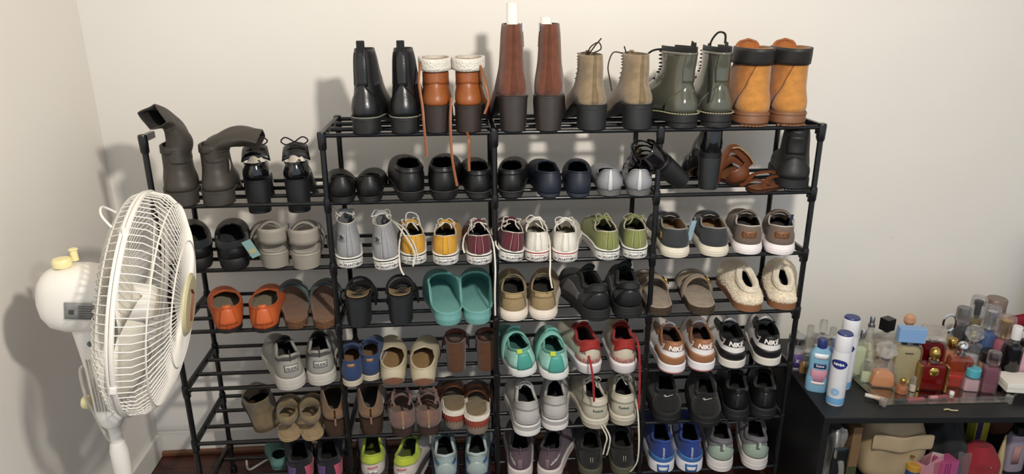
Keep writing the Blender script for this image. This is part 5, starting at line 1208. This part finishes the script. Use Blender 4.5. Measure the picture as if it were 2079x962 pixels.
def front_patch(r, W, D, z, w_, h_, mat, name='label_panel', round_=True, off=.0006, x=0):
    mb = MB(); n = 8; rows = []
    for j in range(3):
        row = []
        for i in range(n+1):
            xx = x+w_*(i/n-.5); yy = -D/2*math.sqrt(max(0, 1-(xx/(W/2))**2)) if round_ else -D/2; row.append((xx, yy-off, z-h_/2+h_*j/2))
        rows.append(row)
    mb.grid(rows); mb.build(name, mat, r, solid=(.0003, 1))
def front_text(r, W, D, z, body, size, mat, round_=True, off=.0016, x=0, rot=0, bold=.02):
    v, f = text2d(body, size, 0, bold); mb = MB(); c, s_ = math.cos(rot), math.sin(rot)
    for a, b_ in v:
        xx = x+a*c-b_*s_; zz = z+a*s_+b_*c; yy = -D/2*math.sqrt(max(0, 1-(xx/(W/2))**2)) if round_ else -D/2; mb.v.append((xx, yy-off, zz))
    mb.f = list(f); mb.m = [0]*len(f); mb.build('lettering', mat, r, smooth=False)
NAVY = M('2c3c86', 'plastic'); 
# items standing on the table itself
r, W, H, D, hb = bottle('lotion_bottle', 'translucent blue lotion bottle with navy cap and pink label', 1656, 790, 44, 98, bs='oval', dep=.6, z=TZ, cat='lotion bottle', glass=M('7fb4d4', 'plastic', rough=.2), cap=NAVY, capsz=(.42, .16), neck=False, prof=[(.46, 0), (.5, .04), (.5, .3), (.44, .5), (.47, .75), (.44, .9), (.25, 1)], rz_=R(-22))
front_patch(r, W, D, hb*.36, W*.70, hb*.34, M('c98aa0', 'print')); front_patch(r, W, D, hb*.62, W*.52, hb*.10, M('24306e', 'print'), off=.0012); front_text(r, W, D, hb*.62, 'Suave', .009, M('e8e8ee', 'print'), off=.002)
front_patch(r, W, D, hb*.22, W*.62, hb*.06, M('e8dcd8', 'print'), off=.0012); front_patch(r, W, D, hb*.84, W*.6, hb*.12, M('e8eef4', 'plastic'), 'frosted_band', off=.0003)
r, W, H, D, hb = bottle('lotion_bottle', 'second pale blue bottle squeezed behind the white spray can', 1686, 785, 36, 95, bs='oval', dep=.6, z=TZ, cat='lotion bottle', glass=M('8fa8d0', 'plastic', rough=.2), cap=M('a9c4e6', 'plastic'), capsz=(.5, .16), neck=False)
for px, py, h_, lab, grp, ang in ((1694, 816, 132, 'white deodorant spray can with blue cap, the front one', 1, 0), (1708, 783, 130, 'white deodorant spray can with blue cap, the rear one', 1, 0)):
    r, W, H, D, hb = bottle('spray_can', lab, px, py, 37, h_, z=TZ, cat='spray can', group='white deodorant spray cans', glass=M('d8d8dc', 'plastic'), cap=M('dcdce0', 'plastic'), capsz=(.88, .24), neck=False, prof=[(.44, 0), (.46, .02), (.46, .5), (.48, .9), (.44, 1)], rz_=R(-40))
    mb = MB(); mb.lathe([(W*.40, 0), (W*.40, .003), (W*.36, .006)], 20, c=(0, 0, H-.002)); mb.build('cap_top', NAVY, r)
    mb = MB(); mb.lathe([(W*.465, .004), (W*.468, .006), (W*.468, hb*.14), (W*.463, hb*.15)], 24); mb.build('blue_band', M('6aa6d4', 'plastic'), r)
    mb = MB(); rows = []
    for j in range(9):
        row = []
        for i in range(13):
            a = (i/12-.5)*2; b_ = (j/8-.5)*2*max(0, 1-abs(a)**2.2)**.5; xx = a*W*.40; row.append((xx, -W*.47*math.sqrt(1-(xx/(W*.47))**2)*1.0-.0010, hb*.80+b_*W*.27))
        rows.append(row)
    mb.grid(rows); mb.build('logo', M('1e2f86', 'print'), r)
    front_text(r, W*.94, W*.94, hb*.80, 'NIVEA', .0092, M('f0f0f4', 'print'), off=.0026, bold=.04)
    mb = MB(); rows = [[(xx, -W*.465*math.sqrt(max(.01, 1-(xx/(W*.465))**2))-.0006, hb*.27+k*math.sin(t*2*math.pi/20)) for t in range(20) for xx in [k*math.cos(t*2*math.pi/20)]] for k in (.002, .008, .011)]; mb.grid(rows, True); mb.build('round_mark', M('8fb4dc', 'print'), r)
r, W, H, D, hb = bottle('cream_jar', 'clear lidded jar with a purple label at the left table edge', 1612, 746, 36, 62, z=TZ, cat='jar', glass=GL((225, 225, 230), .5), liquid=M('c4bcc4', 'plastic'), cap=M('b9b9bd', 'metal'), capsz=(.95, .2), neck=False); front_patch(r, W, D, hb*.42, W*.7, hb*.5, M('5a3f86', 'print')); front_text(r, W, D, hb*.42, 'X', .014, M('e8e4ee', 'print'))
r, W, H, D, hb = bottle('perfume_bottle', 'squat amber bottle with a faceted clear cap left of the blue lotion', 1633, 757, 26, 70, bs='square', z=TZ, liquid=M('a86a14', 'plastic', rough=.1), cap=GL((230, 225, 215), .5), capsz=(.7, .4), fill=.55)
front_patch(r, W, D, hb*.5, W*.5, hb*.3, M('c4b48c', 'print'), round_=False)
for px, py, w_, h_, lab in ((1638, 722, 22, 58, 'clear glass bottle against the wall behind the amber one'), (1664, 716, 26, 62, 'clear square glass bottle against the wall behind the blue lotion'), (1684, 720, 22, 52, 'pale lilac glass bottle beside the rear spray can'), (1610, 718, 22, 44, 'short clear bottle half hidden behind the rack post')):
    bottle('perfume_bottle', lab, px, py, w_, h_, bs='rect', z=TZ, cap=GL((235, 235, 230), .45), capsz=(.6, .35), liquid=M('d8d0c0' if 'lilac' not in lab else 'b9a8c4', 'plastic'), fill=.4, glass=GL((230, 232, 228), .35))
# on the tray
G = lambda c, a=.55: GL(c, a)
B = bottle
B('perfume_bottle', 'tall clear pin-shaped bottle with a silver cap at the tray left', 1754, 748, 40, 100, cap=SILV, capsz=(.24, .14), liquid=M('d8d0a8', 'plastic', rough=.1), fill=.6, prof=[(.42, 0), (.5, .06), (.5, .3), (.38, .6), (.2, .85), (.14, 1)], glass=GL((228, 230, 220), .4))
B('perfume_bottle', 'slim clear bottle with greenish tint at the tray left edge', 1738, 762, 26, 88, bs='rect', cap=SILV, capsz=(.4, .14), liquid=M('cdd4b0', 'plastic', rough=.1), fill=.8, glass=GL((215, 225, 205), .4))
B('perfume_bottle', 'small clear bottle with an olive label near the tray left corner', 1757, 775, 24, 60, bs='rect', cap=GL((220, 225, 215), .5), capsz=(.6, .3), liquid=M('c4cca4', 'plastic', rough=.1), fill=.5)
B('perfume_bottle', 'square clear bottle with a black cube cap', 1790, 722, 36, 72, bs='square', cap=M('16171a', 'plastic'), capsz=(.62, .30), capstyle='box', liquid=M('d8b89c', 'plastic', rough=.1), fill=.5, rz_=R(20))
r = B('perfume_bottle', 'frosted beige rectangular bottle with a sky blue cap', 1831, 776, 52, 106, bs='rect', dep=.34, cap=M('7fa8d8', 'plastic'), capsz=(.96, .24), capstyle='box', liquid=M('c0b48c', 'plastic', rough=.3), fill=.95, glass=GL((205, 198, 170), .45))
front_patch(r[0], r[1], r[3], r[4]*.80, r[1]*.3, .003, M('4a4a44', 'print'), round_=False, off=.001); mb = MB(); mb.box((0, 0, r[4]+.003), (r[1]*.6, r[3]*.7, .008)); mb.build('cap_collar', M('1c2440', 'plastic'), r[0], smooth=False)
B('perfume_bottle', 'faceted crystal bottle of orange perfume with a clear prism cap', 1788, 782, 52, 84, bs='rect', dep=.55, cap=GL((235, 232, 228), .6), capsz=(.8, .34), capstyle='facet', liquid=M('d68a4c', 'plastic', rough=.1), fill=.62, prof=[(.44, 0), (.5, .1), (.46, .5), (.4, .8), (.2, 1)])
B('perfume_bottle', 'bottle with a peach flower cap at the back behind the sky blue cap', 1835, 712, 30, 70, cap=M('d8a07c', 'plastic'), capsz=(.8, .3), capstyle='facet', liquid=M('d8c0a8', 'plastic'))
B('perfume_bottle', 'large dark red rectangular bottle with a clear block cap', 1877, 765, 54, 96, bs='rect', dep=.4, cap=GL((232, 220, 212), .55), capsz=(.74, .22), capstyle='box', liquid=M('8a1218', 'plastic', rough=.15), fill=1.0, glass=G((150, 20, 26), .7))
r = B('perfume_bottle', 'red perfume bottle framed in gold with a gold ball cap', 1884, 788, 54, 80, bs='rect', dep=.45, cap=GOLD, capsz=(.38, .30), capstyle='ball', liquid=M('8a1414', 'plastic', rough=.1), fill=.95, glass=G((170, 40, 30), .5))
for sg in (-1, 1): mb = MB(); mb.box((sg*r[1]*.46, -r[3]*.3, r[4]*.48), (.006, r[3]*.7, r[4]*.92)); mb.build('gold_frame', GOLD, r[0], smooth=False, bevel=.001)
mb = MB(); mb.lathe([(.011, -.002), (.013, 0), (.011, .002), (.002, .003)], 20, c=(0, -r[3]*.52, r[4]*.72), mat=Matrix.Rotation(R(90), 3, 'X')); mb.build('gold_medallion', GOLD, r[0])
B('perfume_miniature', 'miniature amber bottle with a gold ball cap at the tray front', 1829, 797, 24, 30, cap=GOLD, capsz=(.5, .4), capstyle='ball', liquid=M('b3601c', 'plastic', rough=.1), fill=.9, neck=False)
B('perfume_miniature', 'miniature clear bottle beside the small amber one', 1851, 793, 14, 28, cap=GL((230, 230, 225), .6), capsz=(.7, .4), neck=False, liquid=M('c9b8a8', 'plastic'))
B('perfume_bottle', 'bottle with a clear ring-shaped handle cap and black collar', 1912, 728, 24, 84, cap=CHROME, capsz=(.95, .36), capstyle='ring', liquid=M('d8ccc0', 'plastic'), fill=.5)
B('perfume_bottle', 'peach glass bottle with a gold cap behind the orange one', 1921, 756, 32, 66, bs='rect', cap=GOLD, capsz=(.62, .24), liquid=M('d8a078', 'plastic', rough=.1), fill=.9, glass=G((225, 180, 150), .5))
r = B('perfume_bottle', 'bright orange and red curvy bottle with a silver ball cap', 1938, 783, 46, 86, bs='rect', dep=.5, cap=CHROME, capsz=(.46, .26), capstyle='ball', liquid=M('c4281a', 'plastic', rough=.15), fill=.45, glass=G((230, 90, 30), .75), prof=[(.40, 0), (.46, .08), (.40, .38), (.46, .5), (.50, .85), (.42, .96), (.2, 1)])
B('perfume_bottle', 'dark red slim bottle just right of the orange one', 1955, 788, 16, 50, bs='rect', cap=M('7a1c1c', 'plastic'), capsz=(.7, .3), liquid=M('8a1a1c', 'plastic'), fill=.9)
B('perfume_bottle', 'tall frosted crystal bottle with a flower-like clear cap', 1962, 752, 38, 86, bs='oval', cap=GL((220, 222, 222), .6), capsz=(.95, .32), capstyle='facet', liquid=M('c9c9c9', 'plastic'), fill=.6, glass=G((215, 218, 220), .5))
B('perfume_bottle', 'squat bottle with a bright aqua cap at the tray front', 1968, 792, 30, 44, bs='rect', cap=M('4fb4c4', 'plastic'), capsz=(.9, .35), liquid=M('c49aa4', 'plastic'), fill=.9)
B('perfume_bottle', 'mauve pink glass bottle with a matching cap', 2002, 795, 30, 78, bs='rect', dep=.7, cap=G((120, 90, 100), .8), capsz=(.8, .28), liquid=M('9a6878', 'plastic', rough=.1), fill=.95, glass=G((180, 130, 145), .5))
B('cream_jar', 'round jar with a black and gold lid behind the mauve bottle', 1999, 762, 34, 48, cap=M('2a2420', 'plastic'), capsz=(.98, .38), neck=False, liquid=M('c48a6c', 'plastic'), cat='jar', fill=.9)
B('perfume_bottle', 'small bottle with a gold bead cap between the mist bottles', 1968, 722, 20, 50, cap=GOLD, capsz=(.6, .3), capstyle='ball', liquid=M('8a8a8c', 'plastic'))
mist = 'body mist bottles at the back of the tray'
B('mist_bottle', 'grey smoky body mist bottle, leftmost of the tall mists', 1938, 722, 30, 92, cap=G((110, 110, 118), .8), capsz=(.9, .3), liquid=M('6a6a72', 'plastic', rough=.2), fill=.95, glass=G((120, 120, 128), .6), group=mist)
B('mist_bottle', 'clear and gold body mist bottle with a black pump', 1965, 716, 32, 108, cap=GL((225, 228, 232), .4), capsz=(.9, .32), capstyle='dome', mats=[M('1a1a1e', 'plastic')], liquid=M('8a7a4a', 'plastic', rough=.2), fill=.95, glass=G((200, 190, 150), .5), group=mist)
B('mist_bottle', 'brown patterned body mist bottle behind the blue one', 2000, 712, 40, 100, cap=M('8a7468', 'plastic'), capsz=(.95, .25), liquid=M('6a5850', 'cork'), fill=.95, group=mist)
B('mist_bottle', 'pale blue body mist bottle with a clear domed cap', 1990, 744, 33, 116, cap=GL((228, 230, 238), .45), capsz=(.95, .34), capstyle='dome', mats=[SILV], liquid=M('6a86b8', 'plastic', rough=.2), fill=.98, glass=G((130, 155, 200), .6), group=mist)
B('mist_bottle', 'pink body mist bottle with a clear domed cap and gold pump', 2021, 752, 35, 106, cap=GL((236, 226, 228), .45), capsz=(.95, .36), capstyle='dome', mats=[GOLD], liquid=M('d08a9c', 'plastic', rough=.2), fill=.98, glass=G((215, 150, 165), .6), group=mist)
B('mist_bottle', 'black spray bottle with a white pointed nozzle', 2040, 776, 36, 108, cap=M('dcd8d8', 'plastic'), capsz=(.5, .22), liquid=M('24242a', 'plastic', rough=.2), fill=.98, glass=G((40, 38, 46), .8), group=mist)
r = B('lotion_tube', 'pink and white lotion tube at the right end of the tray', 2064, 778, 24, 84, bs='oval', cap=M('26222a', 'plastic'), capsz=(.9, .12), neck=False, glass=M('cf9cac', 'plastic'), cat='tube')
B('perfume_bottle', 'teal and amber bottle cut off by the right edge of the photo', 2084, 765, 30, 70, bs='rect', cap=M('2a3a3a', 'plastic'), capsz=(.6, .2), liquid=M('a06a2c', 'plastic'), glass=G((90, 140, 130), .6))
# red pouch
p = on_z(2066, 722, SZ); r = empty('gift_pouch', (p.x, min(p.y, YW-.05), SZ), R(-6), label='red glossy pouch with a pale flower print behind the mists', cat='pouch')
mb = MB(); rows = [[(x, .012*math.cos(x*30)*(1-z/.16)*(1 if s_ else -1)-(0 if s_ else 0), z+.012*math.sin(x*26)*(z/.15)) for x in [-.06+.12*i/12 for i in range(13)]] for s_, z in ((0, 0), (0, .05), (0, .10), (0, .148))]; mb.grid(rows); mb.build('pouch_body', M('a3182a', 'foil', rough=.35), r, solid=(.012, 1), sub=1)
v, f = star2d(.018, 5, .55); mb = MB(); mb.v = [(a-.005, -.030, b_+.10) for a, b_ in v]; mb.f = f; mb.m = [0]*len(f); mb.build('flower_print', M('d8a090', 'print'), r, solid=(.001, 0))
r = B('cosmetic_pouch', 'small red and white packet leaning in front of the pouch', 2072, 742, 26, 62, bs='rect', cap=M('e4dcd8', 'plastic'), capsz=(.9, .3), neck=False, glass=M('b8303c', 'plastic'), cat='packet')
# white box, lying things
p = on_z(2066, 812, TZ); bx = empty('gift_box', (p.x+.02, p.y+.025, SZ+.019), R(-12), label='shallow white cardboard box at the right end of the tray', cat='box')
mb = MB(); mb.box((0, 0, .008), (.10, .07, .016)); mb.build('box_base', M('d8d2ca', 'print'), bx, smooth=False, bevel=.0008)
mb = MB(); mb.box((0, 0, .020), (.103, .073, .012)); mb.build('box_lid', M('e4ded6', 'print'), bx, smooth=False, bevel=.0008); bx.location.z = SZ+.0185
for px, py, ln, c1, c2, lab in ((1845, 812, .085, '1a1a1c', 'b8485a', 'lip gloss wand with black cap and pink tube lying at the tray front'), (1905, 806, .05, 'c98a90', '9a4a58', 'small pink lip tube lying in front of the red bottles'), (1775, 806, .045, 'c8c0b8', 'd8b8a4', 'small pale sample vial lying near the tray corner')):
    p = on_z(px, py, SZ+.006); r = empty('lip_gloss', (p.x, p.y, SZ), R(3 if px > 1800 else -35), label=lab, cat='cosmetic')
    for a, b_, c, nm in ((-ln/2, -ln*.08, c1, 'cap'), (-ln*.08, ln/2, c2, 'tube')):
        mb = MB(); mb.lathe([(.0052, a), (.0056, a+.001), (.0056, b_-.001), (.0052, b_)], 12, c=(0, 0, .0065), mat=Matrix.Rotation(R(90), 3, 'Y')); mb.build(nm, M(c, 'plastic'), r)
for px, py, c, lab in ((1913, 792, '2a2020', 'tiny black stopper lying beside the gold framed bottle'), (1932, 800, 'e2dedc', 'small white plastic cap lying below the orange bottle')):
    p = on_z(px, py, SZ); mb = MB(); mb.lathe([(.006, 0), (.0066, .002), (.0062, .008), (.003, .0095)], 14, c=(0, 0, 0)); o = mb.build('bottle_stopper', M(c, 'plastic')); o.location = (p.x, p.y, SZ); tag(o, lab, 'cap')
p = on_z(1929, 834, TZ); mb = MB(); mb.tube(catmull([(-.016, .002, .003), (-.006, .003, .004), (.004, -.002, .003), (.018, -.004, .003)], 5), [.0022]*16, 6, flat=.8); o = mb.build('hair_clip', M('c4b48c', 'plastic')); o.location = (p.x, p.y, TZ); tag(o, 'pale gold hair clip lying on the table in front of the tray', 'hair clip')

# ------------------------------------------------------------------ things on the table's lower shelf
SH = ZF+.068+.0005
def shelf_thing(name, label, cat, px, yb, rz_=0):
    x = X_at(px, yb, SH+.12); return empty(name, (x, yb, SH), rz_, label=label, cat=cat)
def soft(W, D, H, seed, n=22, m=12, lump=.006, top=.7, sq=3.0):
    rnd = random.Random(seed); ph = [rnd.uniform(0, 6) for _ in range(6)]; mb = MB(); rows = []
    for j in range(m+1):
        f = j/m; prof = (1-(1-min(1, f*6))**2*.25)*(1-(1-top)*ss(.55, 1, f)) if f < .94 else (top*.8)
        row = []
        for i in range(n):
            t = 2*math.pi*i/n; c, s_ = math.cos(t), math.sin(t); c = math.copysign(abs(c)**(2/sq), c); s_ = math.copysign(abs(s_)**(2/sq), s_)
            q = 1+lump/W*2*(math.sin(3*t+ph[0]+f*5)+math.sin(5*t+ph[1]-f*7)*.6)
            row.append((W/2*c*prof*q, D/2*s_*prof*q, H*f+lump*.5*math.sin(2*t+ph[2])*f))
        rows.append(row)
    mb.grid(rows, True); mb.cap(rows[0], 0, True); mb.cap(rows[-1]); return mb
hs = TZ-TT-SH
def ybt(x_off): return tc0.y+x_off
Y0 = tc0.y+.035
r = shelf_thing('tote_bag', 'beige leather bag slumped on the shelf under the table', 'bag', 1795, Y0+.13, R(-4)); soft(.185, .19, .215, 3, lump=.005, top=.82, sq=3.4).build('bag_body', M('b39c77', 'softleather'), r, sub=1, ang=120)
rows = [[(-.085+.17*i/10, -.097+.004*math.sin(i), .17-.05*j/3-(.010*(1-abs(i/5-1)))) for i in range(11)] for j in range(4)]; mb = MB(); mb.grid(rows); mb.build('flap', M('bda682', 'softleather'), r, solid=(.003, 0), sub=1)
mb = MB(); mb.lathe([(0, 0), (.006, .001), (.006, .003), (0, .004)], 12, c=(.03, -.104, .10), mat=None); mb.build('snap', GOLD, r)
r = shelf_thing('plastic_bag', 'crumpled silver and white plastic bag at the left of the low shelf', 'bag', 1688, Y0+.05); soft(.052, .08, .20, 5, lump=.007, top=.9).build('bag_body', M('b4b2ac', 'foil'), r, sub=1, ang=120)
mb = MB(); rows = [[(x, -.045-.003*math.sin(z*90), z) for x in (-.022, -.008, .008, .022)] for z in (.05, .08, .11, .14, .16)]; mb.grid(rows); mb.build('dark_print', M('3b4244', 'foil'), r, solid=(.001, 0))
r = shelf_thing('carton', 'narrow brown carton between the silver bag and the beige bag', 'box', 1716, Y0+.08); mb = MB(); mb.box((0, 0, .10), (.026, .10, .20)); mb.build('carton_body', M('8a6a44', 'print'), r, smooth=False, bevel=.001); mb = MB(); mb.box((0, -.0505, .045), (.024, .001, .06)); mb.build('printed_panel', M('4a5230', 'print'), r, smooth=False)
SB = dict(z=SH, neck=False)
def sb(name, label, px, yb, W, H, body, cap, cat, capf=.2, cw=.9, sq=2, D=None):
    r = shelf_thing(name, label, cat, px, yb); hb = H*(1-capf); mb = MB(); mb.lathe([(W*.46, 0), (W*.5, .004), (W*.5, hb*.9), (W*.42, hb)], 24, sq=sq, sy=(D or W)/W); mb.build('body', body, r, ang=35)
    mb = MB(); mb.lathe([(W*cw/2, 0), (W*cw/2, H*capf*.9), (W*cw/2*.85, H*capf)], 20, c=(0, 0, hb)); mb.build('cap', cap, r); return r, W, D or W, hb
sb('glass_jar', 'dark glass jar behind the beige bag on the low shelf', 1872, Y0+.18, .05, .18, G((70, 62, 56), .8), M('5a5450', 'metal'), 'jar')
r = sb('storage_tin', 'blue tin with a mustard yellow lid beside the beige bag', 1862, Y0+.03, .036, .075, M('1e4a8a', 'plastic'), M('c8982c', 'plastic'), 'tin', .25, 1.05)
r = shelf_thing('gift_bag', 'pale pink paper gift bag with white gusset on the low shelf', 'bag', 1892, Y0+.03, R(20)); mb = MB()
mb.v = [(-.034, -.02, 0), (.034, -.02, 0), (.034, .02, 0), (-.034, .02, 0), (-.034, -.016, .085), (.030, -.018, .105), (.034, .016, .09), (-.034, .018, .08)]; mb.f = [(0, 1, 5, 4), (1, 2, 6, 5), (2, 3, 7, 6), (3, 0, 4, 7), (0, 3, 2, 1)]; mb.m = [0, 1, 0, 0, 0]; mb.build('bag_body', [M('cf8f9c', 'print'), M('dcc8c8', 'print')], r, smooth=False, solid=(.001, 0))
mb = MB(); mb.box((.008, -.0202, .05), (.022, .001, .07)); mb.build('printed_panel', M('c4707c', 'print'), r, smooth=False)
r = shelf_thing('carton', 'magenta and pink carton on the low shelf', 'box', 1926, Y0+.03, R(8)); mb = MB(); mb.box((0, 0, .043), (.052, .04, .086)); mb.build('carton_body', M('c0508a', 'print'), r, smooth=False, bevel=.0008)
for k in range(3): mb = MB(); mb.box((-.018+.008*k, -.0206, .043), (.003, .001, .084)); mb.build('printed_stripe', M('a02c68', 'print'), r, smooth=False)
r = shelf_thing('mesh_bag', 'black crumpled mesh bag behind the pink cartons', 'bag', 1918, Y0+.12); soft(.12, .12, .155, 9, lump=.014, top=.6).build('bag_body', M('26262a', 'cloth'), r, sub=1, ang=120)
r = shelf_thing('clear_packet', 'clear plastic packet standing between pink carton and red bag', 'packet', 1955, Y0+.02, R(-20)); mb = MB(); rows = [[(-.018+.036*i/6+.010*math.sin(z*20), .004*math.sin(i*1.7+z*50), z) for i in range(7)] for z in [k*.014 for k in range(9)]]; mb.grid(rows); mb.build('packet_film', GL((215, 218, 220), .5, .15), r, solid=(.001, 0), sub=1)
r = shelf_thing('toiletry_bag', 'round red fabric bag at the front of the low shelf', 'bag', 1997, Y0+.06); soft(.11, .09, .105, 12, lump=.004, top=.55, sq=2.3).build('bag_body', M('a81c2c', 'cloth'), r, sub=1, ang=120); mb = MB(); mb.lathe([(0, -.003), (.003, 0), (0, .003)], 8, c=(0, -.047, .06)); mb.build('stud', SILV, r)
r = shelf_thing('carton', 'yellow and purple packet behind the red bag', 'packet', 1990, Y0+.16, R(10)); mb = MB(); mb.box((0, 0, .07), (.05, .03, .14)); mb.build('carton_body', M('c4b424', 'print'), r, smooth=False, bevel=.0008); mb = MB(); mb.box((-.012, -.0155, .09), (.02, .001, .06)); mb.build('printed_panel', M('3c2a66', 'print'), r, smooth=False)
r = shelf_thing('purple_box', 'dark plum folded cloth behind the mesh bag', 'cloth', 1960, Y0+.25, R(-8)); soft(.13, .07, .17, 21, lump=.006, top=.6).build('cloth_body', M('3a2436', 'cloth'), r, sub=1, ang=120); r.name = 'folded_cloth'
r = shelf_thing('brown_bag', 'brown round purse at the back right of the low shelf', 'bag', 2035, Y0+.27); soft(.12, .06, .20, 23, lump=.004, top=.5, sq=2.2).build('bag_body', M('6a3c1c', 'softleather'), r, sub=1, ang=120); r.name = 'round_purse'
r = shelf_thing('ornament_cone', 'tall narrow cream cone on the low shelf', 'ornament', 2040, Y0+.05); mb = MB(); mb.lathe([(.012, 0), (.013, .01), (.009, .07), (.002, .135), (.0003, .14)], 16); mb.build('cone_body', M('c4b080', 'plastic'), r); r.name = 'cream_cone'; mb = MB(); mb.lathe([(.016, 0), (.016, .004)], 16); mb.build('base', M('a8946a', 'plastic'), r)
r = sb('lotion_bottle', 'lilac lotion bottle with a black cap on the low shelf', 2070, Y0+.08, .06, .145, M('a898a8', 'plastic'), M('17171a', 'plastic'), 'lotion bottle', .18, .5, 3, .035); front_patch(r[0], .06, .035, .06, .022, .06, M('c08a84', 'print'), round_=False, off=.002, x=-.01)

# mirror leaning at the far right
p = on_y(2079, 600, .30); r = empty('wall_mirror', (p.x+.03, .30, TZ+.0), R(0), ry=R(8), label='dark framed mirror standing at the right edge of the photo', cat='mirror')
mb = MB(); mb.box((.01, 0, .16), (.014, .022, .32)); mb.box((.22, 0, .313), (.42, .022, .014)); mb.box((.43, 0, .16), (.014, .022, .32)); mb.build('frame', M('4a4048', 'plastic'), r, smooth=False, bevel=.002)
mb = MB(); mb.box((.22, .004, .16), (.41, .006, .31)); mb.build('glass', M('c8c8c8', 'metal', rough=.03), r, smooth=False)
r.location.z = TZ+.001; r.rotation_euler = (0, 0, R(-3))
